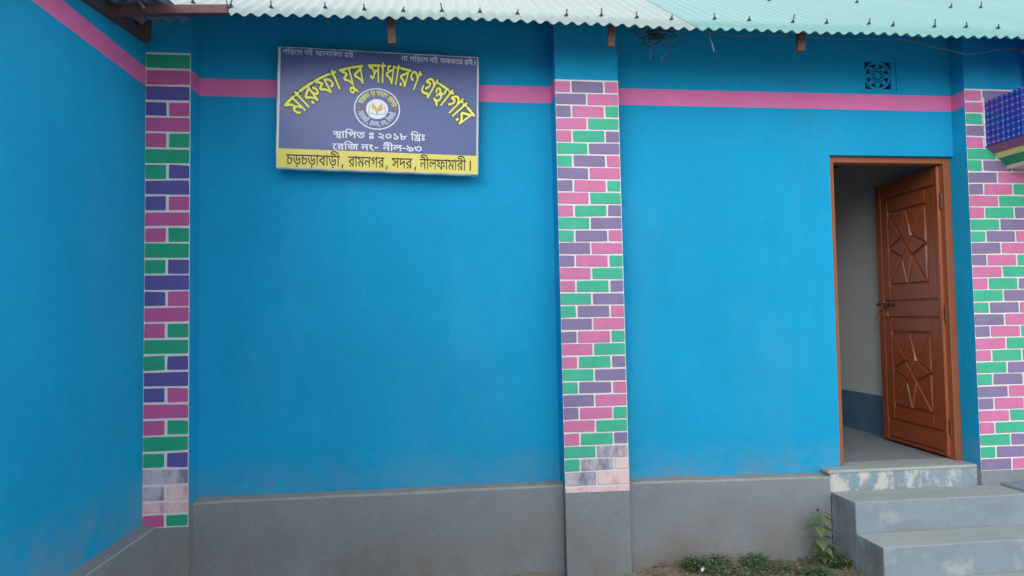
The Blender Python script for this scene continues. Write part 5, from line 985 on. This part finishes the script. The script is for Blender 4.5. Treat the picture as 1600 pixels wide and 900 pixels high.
def tuft(name, label, cat, x, y, n, h, spread, ms, kind, group=None):
    b = MB(); base = Vector((x, y, gz(x, y)))
    for k in range(n):
        a = random.uniform(0, 2*math.pi); r = spread*math.sqrt(random.random()); p = base + Vector((r*math.cos(a), r*math.sin(a)*0.6, -0.004))
        if kind == 'blade':
            d = Vector((math.cos(a)*0.4, math.sin(a)*0.4, 1.0)).normalized(); l = h*random.uniform(0.5, 1.1)
            s = Vector((-math.sin(a), math.cos(a), 0))*0.0024
            q = p+d*l*0.6; e_ = p+d*l+Vector((math.cos(a), math.sin(a), -0.3))*l*0.22; m = random.randrange(len(ms))
            b.face([p-s, p+s, q+s*0.8, q-s*0.8], m); b.face([q-s*0.8, q+s*0.8, e_], m)
        else:
            st_ = h*random.uniform(0.3, 1.0); top = p + Vector((random.uniform(-0.02, 0.02), random.uniform(-0.02, 0.02), st_))
            b.tube([p, top], 0.0014, 4, 0)
            for j in range(3):
                aa = a + j*2.1 + random.uniform(-0.4, 0.4); l = random.uniform(0.022, 0.042)
                leaf(b, top - Vector((0, 0, st_*0.18*j)), Vector((math.cos(aa), math.sin(aa), random.uniform(-0.1, 0.4))), Vector((0, 0, 1)), l, l*0.62, random.randrange(len(ms)), 0.2, 0.35)
    o = b.build(name, ms)
    return tag(o, label, cat, group)
tuft('weed_clump', 'dark green low weed clump with a white scrap beside it, nearest the middle pilaster', 'weed', 1.64, 4.26, 42, 0.09, 0.075, [LEAF2, LEAF2, LEAF1], 'leafy', 'weed clumps along the wall')
tuft('weed_clump', 'low weed clump by the wall between the dark clump and the plant beside the steps', 'weed', 2.08, 4.33, 34, 0.075, 0.08, [LEAF1, LEAF2, LEAF1], 'leafy', 'weed clumps along the wall')
tuft('weed_clump', 'small weeds sprouting round the foot of the tall leafy weed', 'weed', 2.60, 4.22, 46, 0.07, 0.085, [LEAF2, LEAF1], 'leafy', 'weed clumps along the wall')
tuft('weed_clump', 'sparse sprig of weed with thin upright stalks in front of the plinth', 'weed', 1.86, 4.36, 16, 0.085, 0.07, [LEAF2, LEAF3], 'leafy', 'weed clumps along the wall')
tuft('weed_clump', 'very dark weed at the lower edge, in front of the concrete steps corner', 'weed', 2.36, 4.07, 34, 0.05, 0.075, [LEAF2], 'leafy', 'weed clumps along the wall')
gr = MB(); random.seed(21)
for k in range(11000):
    x = random.uniform(1.30, 2.72); y = random.uniform(3.85, 4.395)
    dens = 0.95*math.exp(-((x-2.0)/0.42)**2) + 0.12
    dens *= 0.5+0.5*math.sin(9*x+1.3)*math.sin(14*y+5*x) + 0.25
    if y > 4.34 and x > 1.9: dens *= 0.35
    if random.random() > dens: continue
    p = Vector((x, y, gz(x, y)-0.003)); a = random.uniform(0, 6.283)
    if random.random() < 0.42:
        l = random.uniform(0.016, 0.060); d = Vector((math.cos(a)*0.6, math.sin(a)*0.6, 1)).normalized(); s = Vector((-math.sin(a), math.cos(a), 0))*0.0016
        gr.face([p-s, p+s, p+d*l+Vector((math.cos(a), math.sin(a), 0))*l*0.3], random.choice((0, 1, 1, 2)))
    else:
        l = random.uniform(0.012, 0.028)
        leaf(gr, p+Vector((0, 0, random.uniform(0.004, 0.034))), Vector((math.cos(a), math.sin(a), random.uniform(-0.1, 0.5))), Vector((0, 0, 1)), l, l*0.7, random.choice((0, 0, 1, 1, 2)), 0.15, 0.3)
tag(gr.build('ground_cover', [LEAF1, LEAF2, LEAF3]), 'patchy grass and creeping weeds on the soil along the plinth', 'grass', kind='stuff')
lt = MB(); random.seed(3)
for k in range(260):
    x = random.uniform(0.6, 2.7); y = random.uniform(3.9, 4.40); a = random.uniform(0, 6.28); s_ = random.uniform(0.004, 0.012)
    if 0.8 < x < 1.26 and y > 4.3: continue
    z = gz(x, y)
    lt.prism([(x+s_*math.cos(a+q)*random.uniform(0.6, 1), y+s_*math.sin(a+q)*random.uniform(0.6, 1)) for q in (0, 1.3, 2.5, 3.8, 5.0)], lambda u, v, h: Vector((u, v, z-0.002+h)), s_*0.6, random.randrange(2), s_*0.15)
tag(lt.build('soil_crumbs', [SOIL, mat('pebble', (0.28, 0.26, 0.23, 1), rough=0.9)]), 'small soil crumbs and pebbles scattered along the wall foot', 'pebbles', kind='stuff')
for (x, y, a, l, lab) in ((1.665, 4.20, 0.5, 0.022, 'larger white paper scrap lying on the dark weed clump'), (1.80, 4.15, 2.4, 0.015, 'smaller white paper scrap in the thin grass'),):
    s = MB(); z = gz(x, y)+0.03; d = Vector((math.cos(a), math.sin(a), 0.3))*l; e_ = Vector((-math.sin(a), math.cos(a), 0.5))*l*0.45; c = Vector((x, y, z))
    s.face([c-d-e_, c+d*0.2-e_*1.1, c+d-e_*0.2, c+d*0.9+e_, c-d*0.3+e_*0.7]); o = s.build('paper_scrap', WHT)
    md = o.modifiers.new('thickness', 'SOLIDIFY'); md.thickness = 0.0008
    tag(o, lab, 'litter', 'paper scraps in the weeds')
